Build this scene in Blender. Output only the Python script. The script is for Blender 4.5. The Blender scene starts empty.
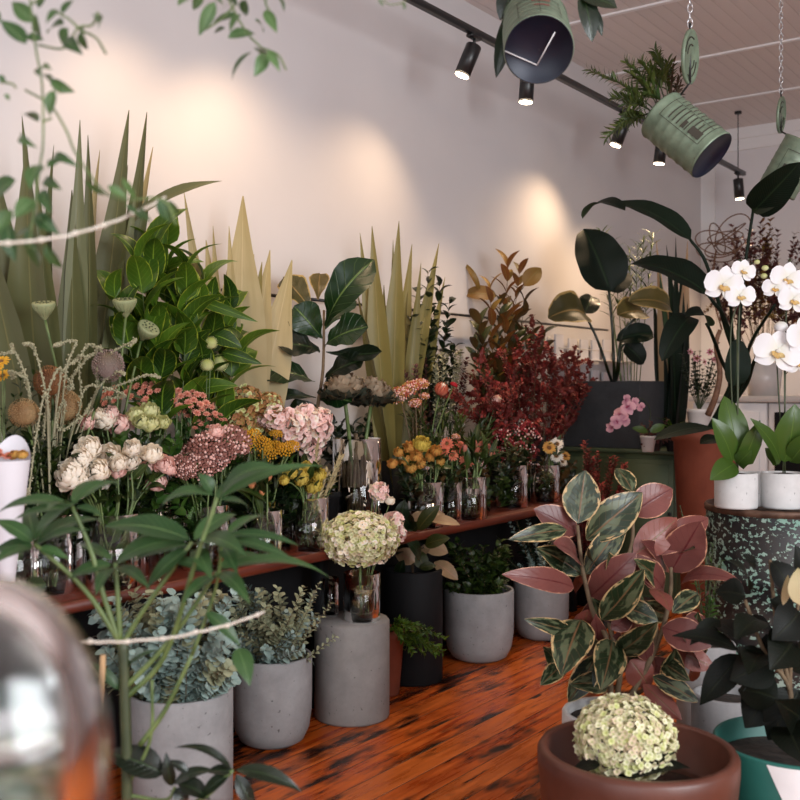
import bpy, math, random
import numpy as np
from mathutils import Vector, Matrix
R = random.Random(7)
PI = math.pi
C = bpy.context.scene.collection
sc = bpy.context.scene
TH = math.radians(36.2); CS = math.cos(TH); SN = math.sin(TH)
F = 1025.0; HY = 387.0; CAMZ = 1.40
# ---------------- camera ----------------
cd = bpy.data.cameras.new('camera'); cam = bpy.data.objects.new('camera', cd); C.objects.link(cam)
cam.location = (0, 0, CAMZ); cam.rotation_euler = (PI/2, 0, TH)
cd.sensor_width = 36; cd.lens = F/800*36; cd.shift_y = -13/800; cd.clip_start = 0.05
cd.dof.use_dof = True; cd.dof.focus_distance = 4.3; cd.dof.aperture_fstop = 4.0
sc.camera = cam
sc.view_settings.view_transform = 'Standard'; sc.view_settings.look = 'None'
sc.view_settings.gamma = 1; sc.view_settings.exposure = 0.68
sc.view_settings.use_curve_mapping = False
# ---------------- world and big lights ----------------
w = bpy.data.worlds.new('world'); sc.world = w; w.use_nodes = True
w.node_tree.nodes['Background'].inputs[0].default_value = (0.80, 0.88, 1.0, 1)
w.node_tree.nodes['Background'].inputs[1].default_value = 0.5
def area(name, loc, target, sx, sy, power, col):
    l = bpy.data.lights.new(name, 'AREA'); l.shape = 'RECTANGLE'; l.size = sx; l.size_y = sy
    l.energy = power; l.color = col
    o = bpy.data.objects.new(name, l); C.objects.link(o); o.location = loc
    o.rotation_euler = (Vector(target)-Vector(loc)).to_track_quat('-Z', 'Y').to_euler()
    return o
area('window_daylight', (0.3, -1.9, 1.75), (-1.9, 4.5, 1.1), 3.4, 2.3, 50, (0.945, 0.97, 1.0))
area('side_daylight', (2.42, 1.5, 2.05), (-2.6, 3.2, 1.25), 2.6, 2.0, 125, (0.945, 0.97, 1.0))

# ---------------- helpers ----------------
def at(px, py, d):
    r = (px-400)/F*d; u = (HY-py)/F*d
    return Vector((r*CS-d*SN, r*SN+d*CS, CAMZ+u))
def dX(px, X):                       # depth where column px meets the plane x = X
    return -X/(SN-(px-400)/F*CS)
def atX(px, py, X): return at(px, py, dX(px, X))
def atZ(px, py, z):
    d = (z-CAMZ)*F/(HY-py); return at(px, py, d)
def scr(r, u, f):                    # a direction given as right, up, away
    return Vector((r*CS-f*SN, r*SN+f*CS, u))
TOCAM = scr(0, 0, -1)
def lin(c):
    c = c/255.0
    return c/12.92 if c <= .04045 else ((c+.055)/1.055)**2.4
def rgb(r, g, b): return (lin(r), lin(g), lin(b), 1.0)
def uni(a, b): return R.uniform(a, b)
def rv(s=1.0): return Vector((R.gauss(0, 1), R.gauss(0, 1), R.gauss(0, 1)))*s

class MB:
    def __init__(s): s.v = []; s.f = []; s.uv = []; s.rn = []; s.mi = []; s.n = 0
    def add(s, v, f, uv=None, mat=0, rn=None):
        v = np.asarray(v, dtype=np.float64).reshape(-1, 3); m = len(v)
        if uv is None: uv = np.zeros((m, 2))
        if rn is None: rn = (R.random(), R.random())
        s.v.append(v); s.uv.append(np.asarray(uv)); s.rn.append(np.tile(rn, (m, 1)))
        s.f.extend([tuple(i+s.n for i in q) for q in f]); s.mi.extend([mat]*len(f)); s.n += m
    def mesh(s, name, mats, off=(0, 0, 0), smooth=True):
        me = bpy.data.meshes.new(name)
        v = np.concatenate(s.v)-np.array(off)
        me.from_pydata(v.tolist(), [], s.f)
        uv = np.concatenate(s.uv); rn = np.concatenate(s.rn)
        li = np.empty(len(me.loops), dtype=np.int32); me.loops.foreach_get('vertex_index', li)
        a = me.uv_layers.new(name='UVMap'); a.data.foreach_set('uv', uv[li].ravel().astype(np.float32))
        b = me.uv_layers.new(name='rnd'); b.data.foreach_set('uv', rn[li].ravel().astype(np.float32))
        if not isinstance(mats, (list, tuple)): mats = [mats]
        for m in mats: me.materials.append(m)
        me.polygons.foreach_set('material_index', s.mi)
        me.polygons.foreach_set('use_smooth', [smooth]*len(s.f))
        me.update(); return me
    def build(s, name, mats, parent=None, smooth=True):
        if not s.n: return None
        off = parent['_loc'] if parent is not None else (0, 0, 0)
        o = bpy.data.objects.new(name, s.mesh(name, mats, off, smooth)); C.objects.link(o)
        if parent is not None: o.parent = parent
        return o
def sub(mb, name, mats, parent, grand, smooth=True):       # sub-part: grand is the thing, parent the part
    o = bpy.data.objects.new(name, mb.mesh(name, mats, grand['_loc'], smooth)); C.objects.link(o)
    o.parent = parent; return o
THINGS = []
def thing(name, label, cat, loc, group=None):
    o = bpy.data.objects.new(name, None); C.objects.link(o); o.location = loc
    o.empty_display_size = .05
    o['_loc'] = [loc[0], loc[1], loc[2]]; o['label'] = label; o['category'] = cat
    if group: o['group'] = group
    THINGS.append(o); return o
def tag(o, label, cat, group=None):
    o['label'] = label; o['category'] = cat
    if group: o['group'] = group
    return o
def struct(mb, name, mat, smooth=False):
    o = mb.build(name, mat, None, smooth); o['kind'] = 'structure'; return o
ORD = ['', 'first', 'second', 'third', 'fourth', 'fifth', 'sixth', 'seventh', 'eighth', 'ninth', 'tenth', 'eleventh', 'twelfth', 'thirteenth', 'fourteenth', 'fifteenth', 'sixteenth']
def ordinals(base, pts, place):      # one label per point, left to right in the photo
    idx = sorted(range(len(pts)), key=lambda i: pts[i][0]); out = [None]*len(pts); n = len(pts)
    for k, i in enumerate(idx):
        if n == 1: out[i] = base+' '+place
        elif k == 0: out[i] = base+', leftmost '+place
        elif k == n-1: out[i] = base+', rightmost '+place
        elif k < 16: out[i] = base+', '+ORD[k+1]+' from left '+place
        else: out[i] = base+', '+ORD[n-k]+' from right '+place
    return out

def basis(t, n):
    t = t.normalized(); s = t.cross(n)
    if s.length < 1e-4: s = t.cross(Vector((.3, .5, .8)))
    s.normalize(); return t, s, s.cross(t)
def box(mb, x0, x1, y0, y1, z0, z1, mat=0, bev=0.0):
    b = min(bev, (x1-x0)/3, (y1-y0)/3, (z1-z0)/3)
    if b <= 0:
        v = [(x, y, z) for z in (z0, z1) for y in (y0, y1) for x in (x0, x1)]
        mb.add(v, [(0, 2, 3, 1), (4, 5, 7, 6), (0, 1, 5, 4), (2, 6, 7, 3), (0, 4, 6, 2), (1, 3, 7, 5)], mat=mat); return
    def ring(z, i):
        return [(x0+i+b, y0+i, z), (x1-i-b, y0+i, z), (x1-i, y0+i+b, z), (x1-i, y1-i-b, z), (x1-i-b, y1-i, z), (x0+i+b, y1-i, z), (x0+i, y1-i-b, z), (x0+i, y0+i+b, z)]
    rings = [ring(z0, b*.9), ring(z0+b, 0), ring(z1-b, 0), ring(z1, b*.9)]
    v = sum(rings, []); f = [tuple(range(7, -1, -1)), tuple(range(24, 32))]
    for k in range(3):
        for j in range(8): f.append((k*8+j, k*8+(j+1) % 8, k*8+8+(j+1) % 8, k*8+8+j))
    mb.add(v, f, mat=mat)
def lathe(mb, prof, c, seg=48, mat=0, ax=None, rn=None):
    """prof = [(radius, height)...] turned about the axis ax through c"""
    ax = Vector(ax or (0, 0, 1)).normalized()
    t, s, n = basis(ax, Vector((0, 1, 0)) if abs(ax.y) < .9 else Vector((1, 0, 0)))
    a = np.linspace(0, 2*PI, seg, endpoint=False)
    S = np.array(s); N = np.array(n); T = np.array(t); c = np.array(c)
    v = []; uv = []; m = len(prof)
    for k, (r, h) in enumerate(prof):
        v.append(c+T*h+r*(np.cos(a)[:, None]*S+np.sin(a)[:, None]*N))
        uv.append(np.stack([a/(2*PI), np.full(seg, k/max(1, m-1))], 1))
    f = []
    for k in range(m-1):
        for j in range(seg):
            j2 = (j+1) % seg; f.append((k*seg+j, k*seg+j2, (k+1)*seg+j2, (k+1)*seg+j))
    mb.add(np.concatenate(v), f, np.concatenate(uv), mat, rn)
def cap(r, h): return (max(r, 1e-4), h)
def tube(mb, pts, rad, seg=6, mat=0, rn=None):
    pts = [Vector(p) for p in pts]; n = len(pts)
    if not isinstance(rad, (list, tuple)): rad = [rad]*n
    elif len(rad) == 2 and n != 2: rad = [rad[0]+(rad[1]-rad[0])*i/(n-1) for i in range(n)]
    v = []; uv = []; ref = Vector((.13, .37, .92)); a0 = [2*PI*j/seg for j in range(seg)]
    s = None
    for i, p in enumerate(pts):
        t = (pts[min(i+1, n-1)]-pts[max(i-1, 0)]).normalized()
        if s is None: s = t.cross(ref if abs(t.dot(ref)) < .9 else Vector((1, 0, 0)))
        s = (s-t*s.dot(t)).normalized(); b = t.cross(s)
        for a in a0: v.append(p+(s*math.cos(a)+b*math.sin(a))*rad[i]); uv.append((a/(2*PI), i/(n-1)))
    f = [(i*seg+j, i*seg+(j+1) % seg, (i+1)*seg+(j+1) % seg, (i+1)*seg+j) for i in range(n-1) for j in range(seg)]
    f.append(tuple(range(seg-1, -1, -1))); f.append(tuple(range((n-1)*seg, n*seg)))
    mb.add([tuple(q) for q in v], f, uv, mat, rn)
def bez(A, B, sag=None, n=8, mid=None):
    A = Vector(A); B = Vector(B); M = (A+B)/2+(sag if sag is not None else Vector((0, 0, 0))) if mid is None else Vector(mid)
    if mid is None: M = (A+B)/2+(sag or Vector())*2
    return [A*(1-t)**2+M*2*t*(1-t)+B*t*t for t in [i/(n-1) for i in range(n)]]
def poly(pts, n=5):                  # smooth line through the given points
    pts = [Vector(p) for p in pts]; out = []
    P = [pts[0]*2-pts[1]]+pts+[pts[-1]*2-pts[-2]]
    for i in range(1, len(P)-2):
        for k in range(n):
            t = k/n; a, b, c, d = P[i-1], P[i], P[i+1], P[i+2]
            out.append(.5*((2*b)+(c-a)*t+(2*a-5*b+4*c-d)*t*t+(3*b-a-3*c+d)*t**3))
    out.append(pts[-1]); return out
def ball(mb, c, r, seg=8, rings=6, mat=0, sc3=(1, 1, 1), rn=None):
    v = []; f = []; uv = []
    for i in range(rings+1):
        th = PI*i/rings; q = max(math.sin(th), .02)
        for j in range(seg):
            a = 2*PI*j/seg
            v.append((c[0]+r*sc3[0]*q*math.cos(a), c[1]+r*sc3[1]*q*math.sin(a), c[2]+r*sc3[2]*math.cos(th))); uv.append((j/seg, i/rings))
    for i in range(rings):
        for j in range(seg): f.append((i*seg+j, (i+1)*seg+j, (i+1)*seg+(j+1) % seg, i*seg+(j+1) % seg))
    mb.add(v, f, uv, mat, rn)
PROF = {
 'ell': lambda t: np.sin(PI*t**.9)**.75,
 'lance': lambda t: np.sin(PI*t**.75)**.95,
 'ovate': lambda t: np.sin(PI*t**.62)**.75*(1-.12*t),
 'obov': lambda t: np.sin(PI*np.clip(t, 0, 1)**1.45)**.62*(.55+.55*t),
 'round': lambda t: np.sqrt(np.clip(1-(2*t-1)**2, 0, 1)),
 'strap': lambda t: np.clip(t*9+.35, 0, 1)*np.clip((1-t)*2.6, 0, 1)**.8,
 'sword': lambda t: (.55+.45*np.sin(PI*np.clip(t*1.1, 0, 1)))*np.clip((1-t)*3.0, 0, 1)**.68,
 'petal': lambda t: np.sin(PI*(t*.86+.1))**.6*(.45+.75*t),
 'paddle': lambda t: np.clip(np.sin(PI*t**.85), 0, 1)**.5*(1-.18*t),
}
def leaf(mb, A, B, W, n, arch=.08, fold=.2, prof='ell', nu=4, nv=9, mat=0, wav=0.0, bend=None, rn=None, cup=0.0, roll=0.0):
    """one leaf from A to B, width W, face turned along n, bulging by arch*length towards n"""
    A = Vector(A); B = Vector(B); D = B-A; L = D.length
    if L < 1e-5: return
    t0, s0, n0 = basis(D, Vector(n))
    if roll:
        q = Matrix.Rotation(roll, 3, t0); s0 = q @ s0; n0 = q @ n0
    A_ = np.array(A); T0 = np.array(t0); S0 = np.array(s0); N0 = np.array(n0)
    tt = np.linspace(0, 1, nv)
    k = 4*tt*(1-tt)*arch*L
    cen = A_+np.outer(tt*L, T0)+np.outer(k, N0)
    if bend is not None: cen = cen+np.outer(4*tt*(1-tt), np.array(bend))
    T = np.gradient(cen, axis=0); T /= np.linalg.norm(T, axis=1)[:, None]+1e-9
    S = S0-T*(T@S0)[:, None]; S /= np.linalg.norm(S, axis=1)[:, None]+1e-9
    N = np.cross(S, T)
    wd = np.clip(PROF[prof](tt), 0.0, 2)*W/2
    if prof != 'petal': wd = np.maximum(wd, W*.012)
    ss = np.linspace(-1, 1, nu+1)
    ph = R.random()*6
    V = []; U = []
    for s in ss:
        off = fold*abs(s)*wd+cup*s*s*wd
        if wav: off = off+wav*W*np.sin(tt*17+ph+(1.5 if s > 0 else 0))*abs(s)**2
        V.append(cen+S*(s*wd*math.cos(fold*.5))[:, None]+N*np.asarray(off)[:, None])
        U.append(np.stack([np.full(nv, .5+.5*s), tt], 1))
    f = [(i*nv+j, (i+1)*nv+j, (i+1)*nv+j+1, i*nv+j+1) for i in range(nu) for j in range(nv-1)]
    mb.add(np.concatenate(V), f, np.concatenate(U), mat, rn)
def spray(ml, ms, A, B, L, W, nl=12, t0=.2, sag=None, sr=.003, pair=True, ang=1.0, prof='ell', up=.35, arch=.1, fold=.25, nu=2, nv=5, var=.25, taper=.4, mat=0, smat=0, whorl=1):
    """a stem from A to B carrying leaves of length L"""
    pts = bez(A, B, sag, 9)
    if ms is not None: tube(ms, pts, [sr, sr*.4], 5, smat)
    rot = R.random()*6
    for i in range(nl):
        t = t0+(1-t0)*(i+.5)/nl; k = t*8; j = min(int(k), 7); P = pts[j].lerp(pts[j+1], k-j)
        T = (pts[j+1]-pts[j]).normalized(); rot += 1.57 if pair else 2.4
        _, s, b = basis(T, Vector((0, .2, 1)))
        for h in range(2 if pair else 1):
            a = rot+h*PI+uni(-.3, .3); rad = s*math.cos(a)+b*math.sin(a)
            dr = (T*math.cos(ang)+rad*math.sin(ang)+Vector((0, 0, 1))*uni(-.1, .15)).normalized()
            l = L*uni(1-var, 1+var)*(1-taper*t)
            leaf(ml, P, P+dr*l, W*l/L, (T*.8-rad*.2+Vector((0, 0, 1))*up+rv(.2)).normalized(), arch, fold, prof, nu, nv, mat)
# ---------------- materials ----------------
def newmat(name):
    m = bpy.data.materials.new(name); m.use_nodes = True; nt = m.node_tree
    return m, nt, nt.nodes['Principled BSDF'], nt.nodes['Material Output']
def N(nt, typ, **kw):
    n = nt.nodes.new(typ)
    for k, v in kw.items():
        if hasattr(n, k): setattr(n, k, v)
        else: n.inputs[k.replace('_', ' ')].default_value = v
    return n
def mth(nt, op, a, b=None, c=None):
    n = nt.nodes.new('ShaderNodeMath'); n.operation = op
    for i, q in enumerate((a, b, c)):
        if q is None: continue
        if isinstance(q, (int, float)): n.inputs[i].default_value = q
        else: nt.links.new(q, n.inputs[i])
    return n.outputs[0]
def mix(nt, f, a, b):
    n = nt.nodes.new('ShaderNodeMix'); n.data_type = 'RGBA'
    for sock, q in ((n.inputs[0], f), (n.inputs[6], a), (n.inputs[7], b)):
        if isinstance(q, (int, float)): sock.default_value = q
        elif isinstance(q, tuple): sock.default_value = q
        else: nt.links.new(q, sock)
    return n.outputs[2]
def ramp(nt, x, lo, hi):
    n = nt.nodes.new('ShaderNodeMapRange'); n.inputs[1].default_value = lo; n.inputs[2].default_value = hi
    nt.links.new(x, n.inputs[0]); return n.outputs[0]
def noise(nt, scale, detail=3, vec=None, coord='Object', stretch=None, rough=.5):
    t = nt.nodes.new('ShaderNodeTexNoise'); t.inputs['Scale'].default_value = scale; t.inputs['Detail'].default_value = detail
    t.inputs['Roughness'].default_value = rough
    if vec is None:
        c = nt.nodes.new('ShaderNodeTexCoord'); vec = c.outputs[coord]
    if stretch:
        mp = nt.nodes.new('ShaderNodeMapping'); mp.inputs['Scale'].default_value = stretch
        nt.links.new(vec, mp.inputs[0]); vec = mp.outputs[0]
    nt.links.new(vec, t.inputs['Vector']); return t.outputs[0]
def bump(nt, b, h, strength=.3, dist=.01):
    n = nt.nodes.new('ShaderNodeBump'); n.inputs['Strength'].default_value = strength; n.inputs['Distance'].default_value = dist
    nt.links.new(h, n.inputs['Height']); nt.links.new(n.outputs[0], b.inputs['Normal'])
def plain(name, c1, c2=None, rough=.6, nscale=8, metal=0, bmp=0, bscale=60, spec=.5, trans=0, emit=None):
    m, nt, b, out = newmat(name)
    if c2 is None: b.inputs['Base Color'].default_value = c1
    else: nt.links.new(mix(nt, ramp(nt, noise(nt, nscale, 5), .35, .65), c1, c2), b.inputs['Base Color'])
    b.inputs['Roughness'].default_value = rough; b.inputs['Metallic'].default_value = metal
    b.inputs['Specular IOR Level'].default_value = spec
    if bmp: bump(nt, b, noise(nt, bscale, 4), bmp, .005)
    if emit: b.inputs['Emission Color'].default_value = emit[0]; b.inputs['Emission Strength'].default_value = emit[1]
    return m
def leafmat(name, c1, c2, under=None, vein=None, edge=None, ethr=.62, rough=.42, trans=.18, vfreq=9, spec=.4, blotch=None, vbump=.35, estr=.55, tip=None):
    if c1[1] > c1[0]*1.25 and not any(q in name for q in ('gum', 'umbrella', 'vine', 'lime')):      # deep greens
        g = lambda c: (c[0]*.82, c[1]*.66, c[2]*.52, 1.0)
        c1, c2 = g(c1), g(c2)
        if vein: vein = g(vein)
    m, nt, b, out = newmat(name)
    uvn = N(nt, 'ShaderNodeUVMap', uv_map='UVMap'); rn = N(nt, 'ShaderNodeUVMap', uv_map='rnd')
    su = nt.nodes.new('ShaderNodeSeparateXYZ'); nt.links.new(uvn.outputs[0], su.inputs[0])
    sr = nt.nodes.new('ShaderNodeSeparateXYZ'); nt.links.new(rn.outputs[0], sr.inputs[0])
    nz = noise(nt, 14, 3)
    f = ramp(nt, mth(nt, 'ADD', mth(nt, 'MULTIPLY', sr.outputs[0], .75), mth(nt, 'MULTIPLY', nz, .5)), .15, 1.05)
    col = mix(nt, f, c1, c2)
    au = mth(nt, 'MULTIPLY', mth(nt, 'ABSOLUTE', mth(nt, 'SUBTRACT', su.outputs[0], .5)), 2)
    cmb = nt.nodes.new('ShaderNodeCombineXYZ')
    nt.links.new(mth(nt, 'ADD', mth(nt, 'MULTIPLY', su.outputs[0], 1.6), mth(nt, 'MULTIPLY', sr.outputs[0], 37)), cmb.inputs[0])
    nt.links.new(mth(nt, 'ADD', su.outputs[1], mth(nt, 'MULTIPLY', sr.outputs[1], 23)), cmb.inputs[1])
    if blotch:   # second tone inside the blade, streaking from the midrib
        nb = noise(nt, 3.0, 2, cmb.outputs[0])
        col = mix(nt, ramp(nt, nb, .5, .56), col, blotch)
    if tip:
        col = mix(nt, ramp(nt, mth(nt, 'ADD', su.outputs[1], mth(nt, 'MULTIPLY', noise(nt, 6, 2, cmb.outputs[0]), .3)), .8, 1.15), col, tip)
    if edge:
        ne = noise(nt, 7.0, 3, cmb.outputs[0])
        e = mth(nt, 'ADD', au, mth(nt, 'MULTIPLY', mth(nt, 'SUBTRACT', ne, .5), estr*2))
        e2 = mth(nt, 'MAXIMUM', e, ramp(nt, au, .8, 1.0))
        col = mix(nt, ramp(nt, e2, ethr, ethr+.06), col, edge)
    if under:
        g = nt.nodes.new('ShaderNodeNewGeometry')
        und = mix(nt, f, under, tuple([x*.8 for x in under[:3]]+[1.0]))
        col = mix(nt, g.outputs['Backfacing'], col, und)
    ph = mth(nt, 'SUBTRACT', su.outputs[1], mth(nt, 'MULTIPLY', au, .22))
    vs = mth(nt, 'ABSOLUTE', mth(nt, 'SINE', mth(nt, 'MULTIPLY', ph, vfreq*PI)))
    side = ramp(nt, vs, .16, .0); midr = ramp(nt, au, .07, .02)
    if vein:
        vm = mth(nt, 'MAXIMUM', mth(nt, 'MULTIPLY', side, .45), midr)
        col = mix(nt, vm, col, vein)
    nt.links.new(col, b.inputs['Base Color']); b.inputs['Roughness'].default_value = rough
    b.inputs['Specular IOR Level'].default_value = spec
    bump(nt, b, mth(nt, 'ADD', side, midr), vbump, .002)
    if trans:
        tr = nt.nodes.new('ShaderNodeBsdfTranslucent'); nt.links.new(col, tr.inputs[0])
        mx = nt.nodes.new('ShaderNodeMixShader'); mx.inputs[0].default_value = trans
        nt.links.new(b.outputs[0], mx.inputs[1]); nt.links.new(tr.outputs[0], mx.inputs[2]); nt.links.new(mx.outputs[0], out.inputs[0])
    return m
def petalmat(name, c1, c2, deep=None, rough=.6, trans=.25):
    """c1..c2 by petal, deep towards the petal's base"""
    m, nt, b, out = newmat(name)
    uvn = N(nt, 'ShaderNodeUVMap', uv_map='UVMap'); rn = N(nt, 'ShaderNodeUVMap', uv_map='rnd')
    su = nt.nodes.new('ShaderNodeSeparateXYZ'); nt.links.new(uvn.outputs[0], su.inputs[0])
    sr = nt.nodes.new('ShaderNodeSeparateXYZ'); nt.links.new(rn.outputs[0], sr.inputs[0])
    oi = nt.nodes.new('ShaderNodeObjectInfo')
    f = mth(nt, 'ADD', mth(nt, 'MULTIPLY', sr.outputs[0], .6), mth(nt, 'MULTIPLY', oi.outputs['Random'], .4))
    col = mix(nt, f, c1, c2)
    if deep: col = mix(nt, ramp(nt, su.outputs[1], .55, .0), col, deep)
    nt.links.new(col, b.inputs['Base Color']); b.inputs['Roughness'].default_value = rough
    b.inputs['Specular IOR Level'].default_value = .25
    tr = nt.nodes.new('ShaderNodeBsdfTranslucent'); nt.links.new(col, tr.inputs[0])
    mx = nt.nodes.new('ShaderNodeMixShader'); mx.inputs[0].default_value = trans
    nt.links.new(b.outputs[0], mx.inputs[1]); nt.links.new(tr.outputs[0], mx.inputs[2]); nt.links.new(mx.outputs[0], out.inputs[0])
    return m
def glassmat(name, col=(1, 1, 1, 1), rough=0.0, ior=1.45):
    m, nt, b, out = newmat(name)
    b.inputs['Base Color'].default_value = col; b.inputs['Roughness'].default_value = rough
    b.inputs['Transmission Weight'].default_value = 1; b.inputs['IOR'].default_value = ior
    return m
M = {}
M['wall'] = plain('wall_paint', (.63, .60, .60, 1), (.60, .57, .57, 1), .85, 1.2, bmp=.03, bscale=20)
M['backwall'] = plain('back_wall_paint', (.72, .69, .70, 1), (.68, .65, .66, 1), .8, 1.5)
M['trim'] = plain('trim_paint', (.80, .78, .78, 1), None, .5)
def ceil_mat():
    m, nt, b, out = newmat('ceiling_boards')
    tc = nt.nodes.new('ShaderNodeTexCoord'); s = nt.nodes.new('ShaderNodeSeparateXYZ'); nt.links.new(tc.outputs['Object'], s.inputs[0])
    fr = mth(nt, 'FRACT', mth(nt, 'MULTIPLY', s.outputs[0], 1/.09))
    g = ramp(nt, mth(nt, 'ABSOLUTE', mth(nt, 'SUBTRACT', fr, .5)), .42, .5)
    nt.links.new(mix(nt, g, (.70, .64, .62, 1), (.60, .545, .525, 1)), b.inputs['Base Color'])
    b.inputs['Roughness'].default_value = .6; bump(nt, b, mth(nt, 'SUBTRACT', 1, g), .5, .004); return m
M['ceiling'] = ceil_mat()
def floor_mat():
    m, nt, b, out = newmat('varnished_boards')
    tc = nt.nodes.new('ShaderNodeTexCoord'); s = nt.nodes.new('ShaderNodeSeparateXYZ'); nt.links.new(tc.outputs['Object'], s.inputs[0])
    x = mth(nt, 'MULTIPLY', s.outputs[0], 1/.125); fr = mth(nt, 'FRACT', x); fl = mth(nt, 'FLOOR', x)
    gap = ramp(nt, mth(nt, 'ABSOLUTE', mth(nt, 'SUBTRACT', fr, .5)), .475, .497)
    cb = nt.nodes.new('ShaderNodeCombineXYZ'); nt.links.new(s.outputs[0], cb.inputs[0]); nt.links.new(s.outputs[1], cb.inputs[1])
    nt.links.new(mth(nt, 'MULTIPLY', fl, 5.3), cb.inputs[2])
    gr = noise(nt, 6, 4, cb.outputs[0], stretch=(6, .55, 1), rough=.55)
    big = noise(nt, 1.5, 4, cb.outputs[0], stretch=(4.0, 1.1, 1), rough=.62)
    wn = nt.nodes.new('ShaderNodeTexWhiteNoise'); wn.noise_dimensions = '1D'; nt.links.new(fl, wn.inputs['W'])
    c = mix(nt, ramp(nt, gr, .3, .7), (.24, .026, .003, 1), (.60, .125, .012, 1))
    c = mix(nt, mth(nt, 'MULTIPLY', wn.outputs[0], .45), c, (.60, .17, .03, 1))
    c = mix(nt, ramp(nt, big, .52, .62), c, (.020, .005, .002, 1))
    k = noise(nt, 3.2, 4, cb.outputs[0], stretch=(5, .7, 1), rough=.6)
    c = mix(nt, ramp(nt, k, .60, .66), c, (.012, .004, .003, 1))
    c = mix(nt, gap, c, (.006, .003, .002, 1))
    nt.links.new(c, b.inputs['Base Color'])
    nt.links.new(ramp(nt, gr, .0, 1.6), b.inputs['Roughness']); b.inputs['Specular IOR Level'].default_value = .45
    bump(nt, b, mth(nt, 'SUBTRACT', mth(nt, 'MULTIPLY', gr, .35), gap), .35, .004)
    return m
M['floor'] = floor_mat()
def bench_mat():
    m, nt, b, out = newmat('red_bench_wood')
    gr = noise(nt, 6, 6, stretch=(6, .6, 6), rough=.6)
    nt.links.new(mix(nt, ramp(nt, gr, .3, .7), (.055, .008, .003, 1), (.15, .024, .008, 1)), b.inputs['Base Color'])
    b.inputs['Roughness'].default_value = .45; return m
M['bench'] = bench_mat()
M['black'] = plain('black_paint', (.010, .010, .011, 1), (.012, .012, .013, 1), .6, 6, spec=.12)
M['mblack'] = plain('black_metal', (.012, .012, .013, 1), None, .35)
def concrete(name, a, b_):
    m, nt, b, out = newmat(name)
    n1 = noise(nt, 5, 6, rough=.65); n2 = noise(nt, 60, 3)
    c = mix(nt, ramp(nt, n1, .3, .7), a, b_)
    c = mix(nt, ramp(nt, n2, .68, .74), c, tuple([x*.55 for x in a[:3]]+[1]))
    nt.links.new(c, b.inputs['Base Color']); b.inputs['Roughness'].default_value = .8
    bump(nt, b, mth(nt, 'ADD', n1, mth(nt, 'MULTIPLY', n2, .4)), .25, .004); return m
M['concrete'] = concrete('grey_concrete', (.20, .195, .197, 1), (.34, .335, .335, 1))
M['concrete2'] = concrete('plinth_concrete', (.20, .19, .185, 1), (.33, .315, .30, 1))
M['slate'] = concrete('slate_grey_fibrestone', (.026, .028, .031, 1), (.050, .052, .056, 1))
M['whitepot'] = concrete('whitewashed_cement', (.50, .49, .48, 1), (.70, .69, .68, 1))
M['terra'] = plain('terracotta', (.17, .038, .018, 1), (.22, .055, .027, 1), .65, 7, bmp=.15, bscale=30)
M['terra2'] = plain('brown_glazed_clay', (.085, .026, .016, 1), (.12, .040, .025, 1), .42, 6, bmp=.1, bscale=25)
M['teal'] = plain('teal_paint', (.008, .085, .068, 1), (.012, .115, .092, 1), .5, 5)
M['whitepaint'] = plain('white_paint', (.78, .76, .76, 1), (.70, .68, .68, 1), .6, 9)
M['greencab'] = plain('olive_green_paint', (.055, .080, .038, 1), (.075, .105, .052, 1), .5, 4)
M['soil'] = plain('dark_soil', (.012, .008, .006, 1), (.035, .024, .018, 1), .95, 40, bmp=.8, bscale=80)
M['glass'] = glassmat('clear_glass', (.96, .99, .97, 1))
M['jar'] = glassmat('thick_jar_glass', (.95, .98, .97, 1), .12)
M['water'] = glassmat('water', (.93, .97, .92, 1), 0, 1.33)
M['stemgreen'] = plain('stem_green', (.06, .10, .025, 1), (.14, .19, .06, 1), .5, 20)
M['stemdark'] = plain('stem_dark', (.030, .045, .018, 1), (.060, .070, .028, 1), .5, 20)
M['bark'] = plain('bark_brown', (.09, .055, .03, 1), (.16, .11, .06, 1), .8, 25, bmp=.4)
M['bamboo'] = plain('bamboo_cane', (.42, .24, .11, 1), (.50, .31, .16, 1), .5, 12)
M['twine'] = plain('pale_twine', (.62, .55, .46, 1), (.72, .66, .58, 1), .9, 60, bmp=.6, bscale=200)
M['metal'] = plain('galvanised_chain', (.65, .65, .66, 1), None, .35, metal=.9)
def tin_mat():
    m, nt, b, out = newmat('sage_green_tin')
    n1 = noise(nt, 14, 6, rough=.7); n2 = noise(nt, 40, 5, rough=.7)
    c = mix(nt, ramp(nt, n1, .3, .7), (.115, .155, .105, 1), (.20, .26, .18, 1))
    c = mix(nt, ramp(nt, n2, .66, .72), c, (.09, .05, .03, 1))
    nt.links.new(c, b.inputs['Base Color']); b.inputs['Roughness'].default_value = .45; b.inputs['Metallic'].default_value = .15; return m
M['tin'] = tin_mat()
M['tinbase'] = plain('navy_tin_base', (.002, .004, .012, 1), (.004, .007, .020, 1), .45, 9, metal=.2)
M['ink'] = plain('faded_dark_print', (.035, .030, .020, 1), None, .6)
M['redink'] = plain('faded_red_print', (.23, .05, .04, 1), None, .6)
M['lamp'] = plain('lamp_face', (1, .85, .65, 1), None, .5, emit=((1, .78, .55, 1), 14))
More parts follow.
